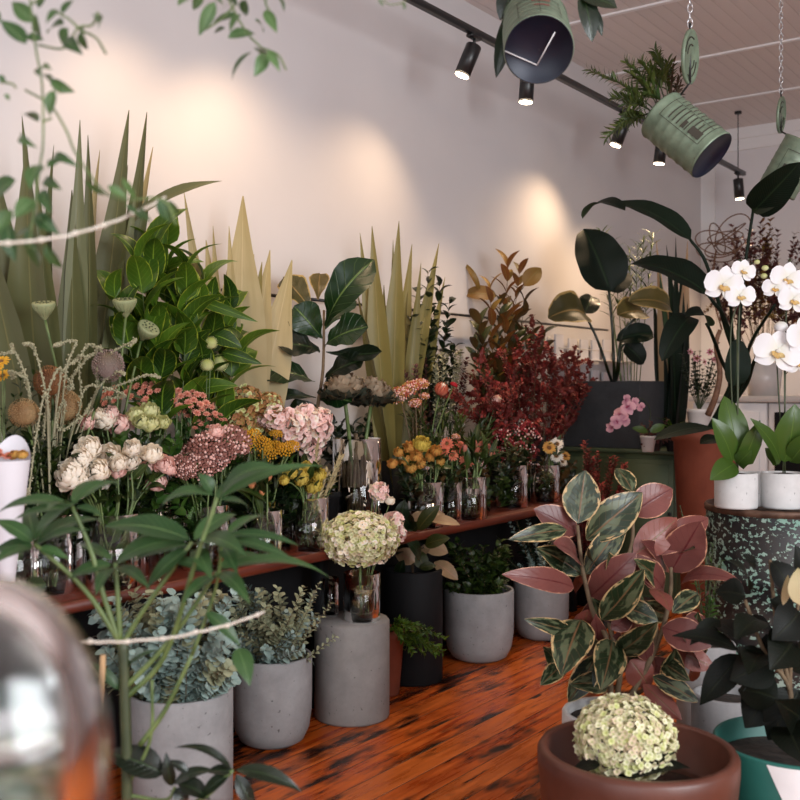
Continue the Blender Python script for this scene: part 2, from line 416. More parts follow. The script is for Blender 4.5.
def barrel_mat():
    m, nt, b, out = newmat('flaking_painted_steel')
    n0 = noise(nt, 3.2, 3); n1 = noise(nt, 46, 4, rough=.6, stretch=(1, 1, 1.25)); n2 = noise(nt, 9, 5)
    c = mix(nt, ramp(nt, n2, .4, .65), (.008, .008, .009, 1), (.028, .020, .016, 1))
    thr = mth(nt, 'ADD', n1, mth(nt, 'MULTIPLY', n0, .42))
    mk = ramp(nt, thr, .745, .77)
    pc = mix(nt, ramp(nt, n2, .3, .7), (.16, .32, .25, 1), (.34, .42, .36, 1))
    nt.links.new(mix(nt, mk, c, pc), b.inputs['Base Color'])
    nt.links.new(ramp(nt, n2, -.2, 1.3), b.inputs['Roughness'])
    bump(nt, b, mth(nt, 'ADD', mk, mth(nt, 'MULTIPLY', n1, .3)), .5, .003); return m
M['barrel'] = barrel_mat()
M['rust'] = plain('rusty_rim', (.07, .035, .022, 1), (.16, .09, .06, 1), .55, 20, metal=.4)
# leaves
M['l_flax'] = leafmat('flax_leaf', rgb(50, 70, 54), rgb(96, 116, 88), vein=rgb(120, 130, 90), vfreq=0, rough=.45, under=rgb(120, 126, 104), trans=.1)
M['l_flax2'] = leafmat('light_flax_leaf', rgb(72, 86, 42), rgb(126, 132, 80), vein=rgb(160, 160, 110), vfreq=0, rough=.45, trans=.12, under=rgb(150, 146, 108))
M['l_gold'] = leafmat('golden_dried_leaf', rgb(150, 138, 100), rgb(186, 172, 134), vein=rgb(190, 174, 136), vfreq=0, rough=.6, under=rgb(196, 176, 130), tip=rgb(120, 110, 40))
M['l_lime'] = leafmat('lime_edged_leaf', rgb(16, 44, 14), rgb(82, 116, 30), vein=rgb(120, 150, 50), edge=rgb(158, 172, 56), ethr=.92, estr=.2, rough=.38, trans=.28)
M['l_green'] = leafmat('mid_green_leaf', rgb(20, 44, 18), rgb(54, 80, 34), vein=rgb(96, 130, 70), rough=.38)
M['l_dark'] = leafmat('dark_green_leaf', rgb(8, 22, 12), rgb(22, 44, 22), vein=rgb(50, 80, 48), rough=.3, trans=.08, spec=.5)
M['l_vdark'] = leafmat('blackish_rubber_leaf', rgb(7, 12, 9), rgb(16, 24, 16), vein=rgb(26, 34, 22), rough=.5, trans=.0, spec=.15, vfreq=14, under=rgb(46, 44, 32))
M['l_fiddle'] = leafmat('fiddle_leaf', rgb(12, 42, 20), rgb(28, 68, 32), vein=rgb(100, 140, 84), rough=.33, trans=.1, vfreq=7, vbump=.8, under=rgb(96, 120, 70))
M['l_banana'] = leafmat('paddle_leaf', rgb(6, 22, 15), rgb(14, 38, 25), vein=rgb(34, 60, 40), rough=.55, spec=.25, trans=.1, vfreq=26, vbump=.6, under=rgb(60, 82, 58))
M['l_bananag'] = leafmat('paddle_leaf_gold', rgb(58, 66, 34), rgb(112, 108, 62), vein=rgb(150, 136, 90), rough=.35, trans=.15, vfreq=22, edge=rgb(170, 146, 90), ethr=.85, estr=.2)
M['l_scheff'] = leafmat('umbrella_leaf', rgb(34, 62, 32), rgb(62, 92, 50), vein=rgb(96, 124, 74), rough=.38, trans=.15, vfreq=11, under=rgb(84, 112, 70))
M['l_vine'] = leafmat('vine_leaf', rgb(36, 66, 32), rgb(84, 112, 64), vein=rgb(120, 146, 98), rough=.35, trans=.12, under=rgb(120, 146, 116))
M['l_euc'] = leafmat('blue_gum_leaf', rgb(96, 128, 124), rgb(150, 172, 168), vein=rgb(160, 176, 166), vfreq=0, rough=.6, trans=.1, under=rgb(150, 164, 156))
M['l_euc2'] = leafmat('grey_gum_leaf', rgb(100, 116, 88), rgb(156, 158, 126), vein=rgb(160, 160, 130), vfreq=0, rough=.6, trans=.1, under=rgb(158, 152, 124))
M['l_tin'] = leafmat('variegated_rubber_leaf', rgb(20, 40, 28), rgb(40, 62, 42), under=rgb(130, 72, 62), vein=rgb(120, 100, 76), edge=rgb(196, 164, 116), ethr=.88, estr=.42, rough=.33, trans=.06, vfreq=9, blotch=rgb(84, 92, 66))
M['l_tinp'] = leafmat('pink_rubber_leaf', rgb(66, 34, 32), rgb(118, 68, 62), under=rgb(100, 54, 48), vein=rgb(84, 28, 30), edge=rgb(206, 150, 120), ethr=.93, estr=.15, rough=.33, trans=.06, vfreq=9)
M['l_mag'] = leafmat('magnolia_leaf', rgb(36, 52, 26), rgb(62, 74, 34), vein=rgb(90, 92, 50), under=rgb(84, 62, 34), rough=.35, trans=.1)
M['l_magb'] = leafmat('bronze_leaf', rgb(110, 70, 34), rgb(140, 116, 48), vein=rgb(130, 110, 60), under=rgb(120, 74, 36), rough=.4, trans=.2)
M['l_burg'] = leafmat('burgundy_leaf', rgb(72, 20, 24), rgb(162, 62, 54), rough=.5, trans=.2, under=rgb(120, 52, 48))
M['l_burgd'] = leafmat('dark_plum_leaf', rgb(64, 30, 32), rgb(110, 62, 58), rough=.5, trans=.2)
M['l_orch'] = leafmat('orchid_leaf', rgb(28, 60, 28), rgb(50, 92, 38), vein=rgb(90, 130, 60), vfreq=0, rough=.3, trans=.1)
M['l_grey'] = leafmat('silver_leaf', rgb(128, 126, 96), rgb(184, 180, 150), vfreq=0, rough=.7, trans=.1)
M['l_fern'] = leafmat('fern_leaf', rgb(44, 92, 40), rgb(80, 126, 56), rough=.45, trans=.2, vfreq=0)
M['l_palm'] = leafmat('palm_leaf', rgb(52, 84, 44), rgb(96, 116, 62), rough=.45, trans=.2, vfreq=0)
M['l_palmb'] = leafmat('bronze_palm_leaf', rgb(64, 48, 36), rgb(90, 72, 50), rough=.45, trans=.15, vfreq=0)
M['l_taupe'] = leafmat('taupe_rubber_leaf', rgb(120, 98, 70), rgb(160, 132, 100), vein=rgb(150, 110, 90), under=rgb(150, 112, 90), rough=.4, trans=.1)
M['l_kale'] = leafmat('kale_leaf', rgb(120, 100, 92), rgb(196, 172, 140), rough=.6, trans=.15, under=rgb(160, 140, 116))
M['l_kaled'] = leafmat('kale_outer_leaf', rgb(42, 60, 56), rgb(84, 92, 84), vein=rgb(140, 130, 110), rough=.6, trans=.1)
# petals
M['p_white'] = petalmat('cream_petal', rgb(255, 248, 236), rgb(252, 240, 222), rgb(244, 212, 176))
M['p_blush'] = petalmat('blush_petal', rgb(250, 222, 212), rgb(246, 200, 190), rgb(226, 150, 138))
M['p_lime'] = petalmat('lime_petal', rgb(206, 208, 140), rgb(224, 222, 172), rgb(170, 180, 90))
M['p_salmon'] = petalmat('salmon_petal', rgb(226, 146, 130), rgb(238, 176, 148), rgb(220, 136, 110))
M['p_mauve'] = petalmat('mauve_petal', rgb(166, 108, 100), rgb(204, 146, 134), rgb(120, 80, 70))
M['p_ochre'] = petalmat('ochre_petal', rgb(176, 136, 82), rgb(200, 130, 100), rgb(140, 130, 60))
M['p_green'] = petalmat('greenish_petal', rgb(224, 224, 180), rgb(244, 236, 206), rgb(180, 186, 120))
M['p_greenp'] = petalmat('green_pink_petal', rgb(206, 208, 156), rgb(232, 206, 184), rgb(180, 184, 120))
M['p_pink'] = petalmat('pale_pink_petal', rgb(252, 226, 220), rgb(246, 204, 198), rgb(232, 180, 168))
M['p_yellow'] = petalmat('yellow_petal', rgb(222, 168, 44), rgb(232, 186, 70), rgb(190, 130, 20))
M['p_yelg'] = petalmat('soft_yellow_petal', rgb(214, 190, 84), rgb(226, 206, 110), rgb(180, 150, 40))
M['p_orange'] = petalmat('orange_petal', rgb(222, 154, 82), rgb(214, 178, 96), rgb(196, 116, 44))
M['p_coral'] = petalmat('coral_petal', rgb(206, 104, 84), rgb(224, 146, 116), rgb(160, 50, 44))
M['p_tulip'] = petalmat('tulip_petal', rgb(206, 126, 110), rgb(190, 110, 96), rgb(170, 150, 90))
M['p_tulipo'] = petalmat('apricot_tulip_petal', rgb(222, 146, 100), rgb(210, 130, 90), rgb(170, 150, 80))
M['p_red'] = petalmat('crimson_petal', rgb(170, 30, 44), rgb(200, 54, 60), rgb(110, 14, 24))
M['p_berry'] = petalmat('pink_berry', rgb(176, 62, 72), rgb(206, 96, 96), rgb(150, 40, 50))
M['p_orchid'] = petalmat('white_orchid_petal', rgb(244, 242, 242), rgb(236, 234, 236), rgb(232, 230, 214), trans=.2)
M['p_orchidp'] = petalmat('pink_orchid_petal', rgb(226, 178, 188), rgb(214, 158, 172), rgb(190, 120, 150))
M['p_magenta'] = petalmat('magenta_petal', rgb(170, 50, 100), rgb(230, 190, 200), rgb(130, 20, 60))
M['p_lip'] = petalmat('orchid_lip', rgb(228, 206, 150), rgb(206, 160, 90))
M['p_tan'] = petalmat('tan_bristle', rgb(176, 144, 100), rgb(206, 178, 134), rgb(120, 86, 52))
M['p_rustc'] = petalmat('rust_bristle', rgb(150, 104, 68), rgb(178, 132, 92), rgb(90, 56, 38))
M['p_greyp'] = petalmat('grey_mauve_bristle', rgb(150, 130, 126), rgb(186, 166, 156), rgb(110, 100, 80))
M['p_pod'] = plain('lotus_pod_green', (.22, .25, .11, 1), (.33, .35, .19, 1), .6, 30)
M['p_poddark'] = plain('lotus_pod_hole', (.06, .07, .03, 1), None, .7)
M['p_eye'] = plain('flower_eye', (.10, .04, .015, 1), (.20, .09, .02, 1), .8, 60)
M['paper'] = plain('white_wrapping_paper', (.70, .68, .72, 1), (.66, .64, .68, 1), .75, 5)
M['wicker'] = plain('wicker_cane', (.12, .055, .03, 1), (.22, .11, .06, 1), .7, 30, bmp=.4)
M['whitegloss'] = plain('white_glaze', (.62, .58, .55, 1), None, .3)
# ---------------- room ----------------
WX = -3.38; BY = 9.4; CZ = 3.76; EX = 2.5; FY = -2.1
mb = MB(); box(mb, WX-.1, EX+.1, FY-.1, BY+.1, -.1, 0); struct(mb, 'floor', M['floor'])
mb = MB(); box(mb, WX-.12, WX, FY-.1, BY+.1, 0, CZ); struct(mb, 'wall_left', M['wall'])
mb = MB(); box(mb, WX, EX+.1, BY, BY+.12, 0, CZ); struct(mb, 'wall_back', M['backwall'])
mb = MB(); box(mb, EX, EX+.12, FY-.1, .1, 0, CZ); box(mb, EX, EX+.12, 2.9, BY, 0, CZ); box(mb, EX, EX+.12, .1, 2.9, 0, .95); box(mb, EX, EX+.12, .1, 2.9, 3.15, CZ); struct(mb, 'wall_right', M['wall'])
mb = MB()
for y in (.1, 1.47, 2.84): box(mb, EX+.03, EX+.09, y, y+.06, .95, 3.15)
box(mb, EX+.03, EX+.09, .1, 2.9, .95, 1.01); box(mb, EX+.03, EX+.09, .1, 2.9, 3.09, 3.15); struct(mb, 'window_2', M['black'])
mb = MB(); box(mb, WX-.12, EX+.12, FY-.1, BY+.12, CZ, CZ+.1)
struct(mb, 'ceiling', M['ceiling'])
for k in range(8):
    y = 8.36-1.17*k
    mb = MB(); box(mb, WX, EX, y-.018, y+.018, CZ-.012, CZ); struct(mb, 'trim_%d' % (k+1), M['trim'])
mb = MB(); box(mb, WX, EX, BY-.05, BY, CZ-.10, CZ); box(mb, WX, EX, BY-.03, BY, CZ-.20, CZ-.10); struct(mb, 'trim_9', M['trim'])
mb = MB(); box(mb, WX, WX+.13, BY-.035, BY, 0, CZ-.2); struct(mb, 'trim_10', M['trim'])
mb = MB(); box(mb, WX, WX+.02, FY, BY, 0, .16); struct(mb, 'baseboard_left', M['trim'])
# shop front behind the viewer: wall with a wide window opening
mb = MB(); box(mb, WX, -1.9, FY-.1, FY, 0, CZ); box(mb, 2.2, EX, FY-.1, FY, 0, CZ); box(mb, -1.9, 2.2, FY-.1, FY, 0, .5); box(mb, -1.9, 2.2, FY-.1, FY, 3.0, CZ)
struct(mb, 'wall_front', M['wall'])
mb = MB()
for x in (-1.9, .12, 2.14): box(mb, x, x+.06, FY-.08, FY-.02, .5, 3.0)
box(mb, -1.9, 2.2, FY-.08, FY-.02, .5, .56); box(mb, -1.9, 2.2, FY-.08, FY-.02, 2.94, 3.0); struct(mb, 'window_1', M['black'])

# ---------------- long display bench ----------------
BZ = .72
t = thing('display_bench', 'long red-brown wooden bench along the left wall holding vases of cut flowers', 'bench', (-3.05, 3.4, 0))
mb = MB(); box(mb, -3.34, -2.77, .9, 5.9, BZ-.03, BZ, bev=.006); mb.build('bench_top', M['bench'], t)
mb = MB(); box(mb, -2.77, -2.74, .9, 5.9, BZ-.036, BZ+.003, bev=.008); mb.build('front_edge', M['bench'], t)
for y in (1.0, 3.4, 5.8):
    for x in (-3.28, -2.92):
        mb = MB(); box(mb, x-.03, x+.03, y-.03, y+.03, 0, BZ-.03, bev=.005); mb.build('leg', M['black'], t)
mb = MB(); box(mb, -3.28, -3.04, 1.05, 5.75, .02, .68, bev=.004); mb.build('added_shade_panel', M['black'], t)  # black block added to stand in for the deep shade under the bench

# ---------------- track lighting ----------------
TX = -2.85; TZ = CAMZ+1.854
t = thing('light_track', 'long black ceiling-hung lighting track running along the left wall', 'track', (TX, 4, TZ))
mb = MB(); box(mb, TX-.018, TX+.018, .2, 8.96, TZ-.018, TZ+.018, bev=.004); mb.build('rail', M['mblack'], t)
for y in (1.0, 3.0, 5.0, 7.0, 8.8):
    mb = MB(); tube(mb, [(TX, y, TZ), (TX, y, CZ)], .004, 6); lathe(mb, [(.001, 0), (.03, 0), (.03, -.02), (.001, -.02)], (TX, y, CZ), 16)
    mb.build('suspension_rod', M['mblack'], t)
def spot(y, aim, label, power, size=55, sh=1.0, blend=.75):
    top = Vector((TX, y, TZ-.02)); a = (Vector(aim)-top).normalized()
    t = thing('spotlight', label, 'spotlight', tuple(top), 'track spotlights')
    piv = top+Vector((0, 0, -.05))
    mb = MB(); box(mb, TX-.02, TX+.02, y-.05, y+.05, TZ-.036, TZ-.018, bev=.004); tube(mb, [top+Vector((0, 0, -.01)), piv], .008, 8); mb.build('bracket', M['mblack'], t)
    c = piv+a*.02; r = .042; L = .165
    mb = MB(); lathe(mb, [(.001, -.02), (r-.004, -.02), (r, -.015), (r, L-.02), (r-.004, L-.02), (r-.006, L-.045)], c, 28, ax=a); mb.build('lamp_housing', M['mblack'], t)
    mb = MB(); lathe(mb, [(.001, L-.012), (r-.005, L-.012)], c, 28, ax=a); mb.build('lamp_face', M['lamp'], t)
    l = bpy.data.lights.new('spot_beam', 'SPOT'); l.energy = power; l.color = (1.0, .70, .43); l.spot_size = math.radians(size); l.spot_blend = 1.0 if size > 90 else blend; l.shadow_soft_size = .04
    o = bpy.data.objects.new('spot_beam', l); C.objects.link(o); o.location = c+a*(L+.01)-Vector(t['_loc']); o.parent = t
    o.rotation_euler = a.to_track_quat('-Z', 'Y').to_euler()
SP = [
 (1.6, (-2.95, 1.9, .7), 'black track spotlight out of frame at the near end of the track', 13, 95),
 (2.55, (-3.38, 2.85, 1.5), 'black track spotlight above the tall flax leaves', 14, 120),
 (3.05, (-3.38, 3.55, 1.5), 'black track spotlight above the golden leaves', 18, 118),
 (4.55, (-3.36, 4.05, 1.5), 'black track spotlight left of the hanging tin with the navy base, tilted to the left', 19, 110),
 (5.12, (-2.9, 4.9, .75), 'black track spotlight just below the hanging tin with the navy base', 42, 75),
 (6.45, (-3.38, 6.05, 1.5), 'black track spotlight with a lit face behind the palm fronds of the hanging tin', 30, 118),
 (7.1, (-3.1, 6.9, .6), 'black track spotlight beside the tilted sage tin, turned down', 60, 100),
 (8.8, (-2.7, 8.9, .8), 'black track spotlight at the far end of the track', 60, 100)]
for y, aim, lb, p, s in SP: spot(y, aim, lb, p, s)

# ---------------- wall rail with a card rack ----------------
t = thing('wall_rail', 'thin dark metal rail fixed along the left wall behind the plants', 'rail', (WX+.05, 5, CAMZ+.43))
mb = MB(); tube(mb, [(WX+.06, 3.2, CAMZ+.43), (WX+.06, 7.2, CAMZ+.43)], .008, 8); mb.build('bar', M['mblack'], t)
for y in (3.3, 4.6, 5.9, 7.1):
    mb = MB(); tube(mb, [(WX, y, CAMZ+.43), (WX+.06, y, CAMZ+.43)], .006, 6); mb.build('bracket', M['mblack'], t)
t = thing('card_rack', 'white wire card rack on the wall behind the burgundy foliage', 'rack', (WX+.04, 7.1, 1.0))
mb = MB()
for z in (.85, 1.10, 1.35, 1.60):
    tube(mb, [(WX+.09, 6.35, z+.07), (WX+.09, 7.75, z+.07)], .004, 5)
    box(mb, WX+.01, WX+.10, 6.35, 7.75, z-.01, z)
mb.build('wire_shelf', M['whitegloss'], t)
for i in range(4):
    mb = MB(); y = 6.35+i*.465; box(mb, WX+.0, WX+.02, y, y+.015, .75, 1.75); mb.build('upright', M['whitegloss'], t)
pts = []; cs = []
for z in (.85, 1.10, 1.35, 1.60):
    for k in range(7):
        y = 6.40+k*.19+uni(-.01, .01); cs.append((y, z))
for y, z in cs:
    h = uni(.14, .18); rr = 'lowest' if z < 1 else 'second' if z < 1.2 else 'third' if z < 1.5 else 'top'
    mb = MB(); box(mb, WX+.03, WX+.045, y, y+.12, z, z+h)
    o = mb.build('greeting_card', M['paper'], None, False); tag(o, 'pale greeting card standing on the %s shelf of the white wall rack' % rr, 'card', 'cards on the %s shelf of the wall rack' % rr)

# ---------------- pots ----------------
def potprof(r, h, kind, wall=.018):
    if kind == 'round': out = [(.001, 0), (r*.62, 0), (r*.80, h*.05), (r*.93, h*.18), (r*.99, h*.38), (r, h*.6), (r, h-.006), (r-.004, h)]
    elif kind == 'straight': out = [(.001, 0), (r*.97, 0), (r, .008), (r, h-.006), (r-.004, h)]
    elif kind == 'taper': out = [(.001, 0), (r*.70, 0), (r*.72, .01), (r*.97, h*.86), (r, h*.87), (r, h-.005), (r-.004, h)]
    elif kind == 'bowl': out = [(.001, 0), (r*.68, 0), (r*.80, h*.12), (r*.93, h*.45), (r*.975, h*.75), (r, h*.90), (r, h-.012), (r-.008, h)]
    k = r-wall
    return out+[(k+.003, h), (k, h-.006), (k*.97, h*.6), (.001, h*.58)]
def put_pot(t, c, r, h, kind, mat, soil=.05, wall=.018, part='pot', seg=56):
    mb = MB(); lathe(mb, potprof(r, h, kind, wall), (c[0], c[1], c[2]), seg)
    p = mb.build(part, mat, t)
    if soil is not None:
        mb = MB(); rr = r-wall-.003; k = (1 if h-soil > .6*h else .985)
        lathe(mb, [(.001, h-soil+.012), (rr*.5*k, h-soil+.008), (rr*k*.985, h-soil)], c, 32); mb.build('soil', M['soil'], t)
    return p
def floor_c(px, d): p = at(px, 400, d); return Vector((p.x, p.y, 0))
PA = floor_c(180, 3.40); PBp = floor_c(272, 4.05); PC = floor_c(352, 4.37); PD = floor_c(413, 4.92); PE = floor_c(479, 5.30); PF = floor_c(541, 5.74)
def container(name, label, cat, c, r, h, kind, mat, group=None, soil=None):
    t = thing(name, label, cat, tuple(c), group); put_pot(t, c, r, h, kind, mat, soil); return t
container('planter', 'round grey concrete planter nearest the viewer, full of blue gum stems', 'planter', PA, .174, .40, 'straight', M['concrete'])
container('planter', 'rounded grey concrete planter filled with grey gum stems, left of the concrete plinth', 'planter', PBp, .158, .345, 'round', M['concrete'])
t = thing('plinth', 'grey concrete cylinder plinth under the glass vase of hydrangea', 'plinth', tuple(PC))
mb = MB(); lathe(mb, [(.001, 0), (.155, 0), (.16, .01), (.16, .405), (.152, .415), (.001, .415)], PC, 56); mb.build('column', M['concrete2'], t)

# green cabinet, slate planter on it, tall terracotta planter
t = thing('cabinet', 'low olive green painted cabinet at the end of the flower bench', 'cabinet', (-2.80, 6.45, 0))
mb = MB(); box(mb, -3.20, -2.40, 6.24, 6.68, .05, .97, bev=.004); mb.build('body', M['greencab'], t)
mb = MB(); box(mb, -3.22, -2.37, 6.2, 6.70, .97, 1.0, bev=.006); mb.build('cabinet_top', M['greencab'], t)
for x0, x1 in ((-3.18, -2.93), (-2.92, -2.42)):
    mb = MB(); box(mb, x0, x1, 6.22, 6.24, .08, .94, bev=.003); box(mb, x0+.03, x1-.03, 6.215, 6.221, .11, .91, bev=.002); d = mb.build('door', M['greencab'], t)
    mb = MB(); ball(mb, (x1-.02, 6.205, .6), .012); sub(mb, 'knob', M['mblack'], d, t)
t = thing('tall_planter', 'tall tapered terracotta planter behind the barrel', 'planter', tuple(floor_c(705, 5.6)))
cT = floor_c(705, 5.6); mb = MB(); lathe(mb, [(.001, 0), (.11, 0), (.113, .01), (.168, 1.10), (.178, 1.11), (.178, 1.17), (.172, 1.175), (.155, 1.175), (.152, 1.16), (.145, .9), (.001, .9)], cT, 48); mb.build('pot', M['terra'], t)
mb = MB(); lathe(mb, [(.001, 1.14), (.151, 1.13)], cT, 32); mb.build('soil', M['soil'], t)

# steel drum
cB = floor_c(776, 4.4); t = thing('oil_drum', 'dark rusty steel drum with flaking mint paint carrying the white orchid pots', 'drum', tuple(cB))
r = .288; pr = [(.001, 0), (r*.98, 0), (r+.006, .006), (r+.006, .02), (r, .03)]
for z in (.30, .60): pr += [(r, z-.03), (r+.006, z-.018), (r+.013, z), (r+.006, z+.018), (r, z+.03)]
for z in (.12, .2, .42, .5): pr += []
pr += [(r, .875)]
mb = MB(); lathe(mb, pr, cB, 80); mb.build('body', M['barrel'], t)
mb = MB(); lathe(mb, [(r-.004, .868), (r+.007, .872), (r+.008, .892), (r+.003, .900), (r-.006, .897), (r-.008, .882), (.001, .882)], cB, 80); mb.build('rim', M['rust'], t)

# ---------------- vases ----------------
def vase(px, X, r, h, label, water=.55, d=None, z=BZ, mat='glass', group='clear glass vases on the bench', kind='straight'):
    if d is None: d = dX(px, X)
    p = at(px, 400, d); c = Vector((p.x, p.y, z))
    t = thing('glass_vase' if mat == 'glass' else 'bucket', label, 'vase' if mat == 'glass' else 'bucket', tuple(c), group)
    k = .0035
    if mat == 'glass':
        mb = MB(); lathe(mb, [(.001, 0), (r-.003, 0), (r, .004), (r, h), (r-k, h), (r-k, .014), (.001, .012)], c, 32); mb.build('glass', M['glass'], t)
        if water: mb = MB(); lathe(mb, [(.001, .0135), (r-k-.0012, .0155), (r-k-.0012, h*water), (.001, h*water)], c, 28); mb.build('water', M['water'], t)
    else:
        mb = MB(); lathe(mb, [(.001, 0), (r*.8, 0), (r*.82, .01), (r, h), (r-.006, h), (r*.78, .03), (.001, .03)], c, 32); mb.build('body', M[mat], t)
    return c, r, h

# ---------------- hanging tins ----------------
def tin(cpx, cpy, d, diam, length, axis, label):
    c = at(cpx, cpy, d); a = axis.normalized(); r = diam/2
    t = thing('hanging_tin', label, 'tin', tuple(c), 'sage green tins hung from the ceiling')
    pr = [(r-.003, 0), (r, .002), (r+.002, .006), (r, .010), (r, .03)]
    for k in range(5):
        z = length*(.18+.15*k); pr += [(r, z-.006), (r+.0025, z), (r, z+.006)]
    pr += [(r, length-.012), (r+.003, length-.007), (r, length), (r-.004, length), (r-.004, .02), (.001, .02)]
    mb = MB(); lathe(mb, pr, c, 56, ax=a); b = mb.build('body', M['tin'], t)
    mb = MB(); lathe(mb, [(.001, .004), (r-.005, .004), (r-.003, -.001), (r-.0005, 0)], c, 56, ax=a); mb.build('base', M['tinbase'], t)
    mb = MB(); lathe(mb, [(.001, length*.86), (r-.006, length*.85)], c, 24, ax=a); mb.build('soil', M['soil'], t)
    return t, c, a, r, length
def label_on(t, c, a, r, L, lines, side):
    """faded printed label: thin ink bars lying on the curved wall, centred on the direction side"""
    s0 = (side-a*side.dot(a)).normalized(); q = a.cross(s0)
    def patch(mb, a0, a1, z0, z1):
        n = 6; v = []
        for i in range(n+1):
            an = a0+(a1-a0)*i/n; dr = s0*math.cos(an)+q*math.sin(an)
            for z in (z0, z1): v.append(tuple(c+dr*(r+.0035)+a*z))
        mb.add(v, [(2*i, 2*i+1, 2*i+3, 2*i+2) for i in range(n)])
    for nm, mat, rects in lines:
        mb = MB()
        for rc in rects: patch(mb, rc[0], rc[1], rc[2]*L, rc[3]*L)
        mb.build(nm, M[mat], t)
def lid(t, c, nrm, r, up):
    mb = MB(); lathe(mb, [(.001, -.006), (r-.004, -.006), (r, -.004), (r, .006), (r-.006, .008), (r-.012, .002), (.001, .002)], c, 40, ax=nrm); ob = mb.build('lid', M['tin'], t)
    mb = MB(); _, s, b = basis(nrm, up)
    for k in (-1, 1):
        for rr in (.45, .72):
            p = [c+nrm*.004+(s*math.cos(x)+b*math.sin(x))*r*rr for x in [i*.3+(0 if k > 0 else PI) for i in range(7)]]
            tube(mb, p, .0022, 4)
    sub(mb, 'embossed_lettering_ring', M['ink'], ob, t)
def chain(A, B, label):
    t = thing('chain', label, 'chain', tuple(A), 'chains holding the tins'); D = B-A; n = int(D.length/.026); a = D.normalized(); mb = MB()
    _, s, b = basis(a, Vector((1, .2, 0)))
    for k in range(n+1):
        c = A+D*(k/n); q = s if k % 2 else b
        ring = [c+a*.018*math.sin(x)+q*.0085*math.cos(x) for x in [i*2*PI/10 for i in range(11)]]
        tube(mb, ring, .0024, 4)
    mb.build('chain_links', M['metal'], t)
def ceil_above(P): return Vector((P.x, P.y, CZ))
ax1 = scr(.06, .58, .82)
T1 = tin(539, 50, 2.8, .188, .26, ax1, 'sage green tin with a navy base hanging top centre, seen from below')
label_on(*T1[:4], T1[4], [('printed_frame', 'ink', [(-.55, .75, .44, .45), (-.55, .75, .62, .63), (-.55, -.53, .1, .63), (.1, .12, .1, .63), (.73, .75, .1, .63), (-.55, .75, .28, .29)]),
                        ('red_print', 'redink', [(-.1, .45, .50, .53), (-.1, .45, .55, .58), (-.05, .4, .34, .38)])], -scr(0, 0, 1)+scr(-.1, -.3, 0))
mb = MB()
for A, B in (((505, 51), (537, 65)), ((537, 65), (555, 32))):
    def onbase(px, py):
        o = Vector((0, 0, CAMZ)); dr = (at(px, py, 1)-o); c = T1[1]-T1[2]*.003
        return o+dr*((c-o).dot(T1[2])/dr.dot(T1[2]))
    tube(mb, [onbase(*A), onbase(*B)], .0016, 4)
mb.build('white_chalk_angle', M['whitepaint'], T1[0])
ax2 = scr(-.60, .68, .42)
T2 = tin(712, 156, 3.6, .186, .255, ax2, 'sage green tin with printed label and lid, tilted and hanging right of centre')
rows = []
for k in range(8): rows.append((-.62+.0*k, .10+uni(-.08, .1), .18+k*.075, .18+k*.075+.018))
label_on(*T2[:4], T2[4], [('printed_frame', 'ink', [(-.72, .62, .12, .128), (-.72, .62, .84, .848), (-.73, -.71, .12, .848), (.61, .63, .12, .848), (.12, .14, .12, .84)]),
                        ('small_print', 'ink', [(.20, .55+uni(-.08, .05), .18+k*.07, .18+k*.07+.014) for k in range(9)]+rows),
                        ('dark_print_block', 'ink', [(-.60, -.30, .16, .36), (-.60, -.3, .44, .50)])], scr(.2, .25, -1))
c = at(690, 57, 3.62); lid(T2[0], c, scr(.84, -.1, -.5), .094, Vector((0, 0, 1)))
mb = MB(); tube(mb, [c+Vector((0, 0, -.09)), T2[1]+T2[2]*.25+scr(.05, .05, 0)], .004, 5); tube(mb, [c+Vector((0, 0, -.09)), c+Vector((0, 0, .12))], .004, 5); mb.build('wire', M['mblack'], T2[0])
chain(c+Vector((0, 0, .12)), ceil_above(c), 'galvanised chain holding the tilted tin with the printed label')
c1 = T1[1]+T1[2]*.26; mb = MB()

tube(mb, [c1+scr(0, .08, 0), c1+scr(0, .16, 0)], .004, 5); mb.build('wire', M['mblack'], T1[0]); chain(c1+scr(0, .15, 0), ceil_above(c1), 'galvanised chain holding the tin with the navy base')
ax3 = scr(.42, .86, -.28)
T3 = tin(776, 192, 4.95, .186, .26, ax3, 'sage green tin half hidden behind a big leaf at the right edge')
label_on(*T3[:4], T3[4], [('printed_frame', 'ink', [(-.6, .6, .2, .21), (-.6, .6, .75, .76), (-.6, -.58, .2, .75), (.58, .6, .2, .75)]), ('dark_print_block', 'ink', [(-.4, .2, .08, .17), (-.4, .4, .4, .5)])], scr(-.2, 0, -1))
c = at(781, 115, 5.0); lid(T3[0], c, scr(.85, -.1, -.5), .088, Vector((0, 0, 1)))
mb = MB(); tube(mb, [c+Vector((0, 0, -.08)), T3[1]+T3[2]*.25], .004, 5); tube(mb, [c+Vector((0, 0, -.08)), c+Vector((0, 0, .12))], .004, 5); mb.build('wire', M['mblack'], T3[0])
chain(c+Vector((0, 0, .12)), ceil_above(c), 'galvanised chain holding the tin at the right edge')
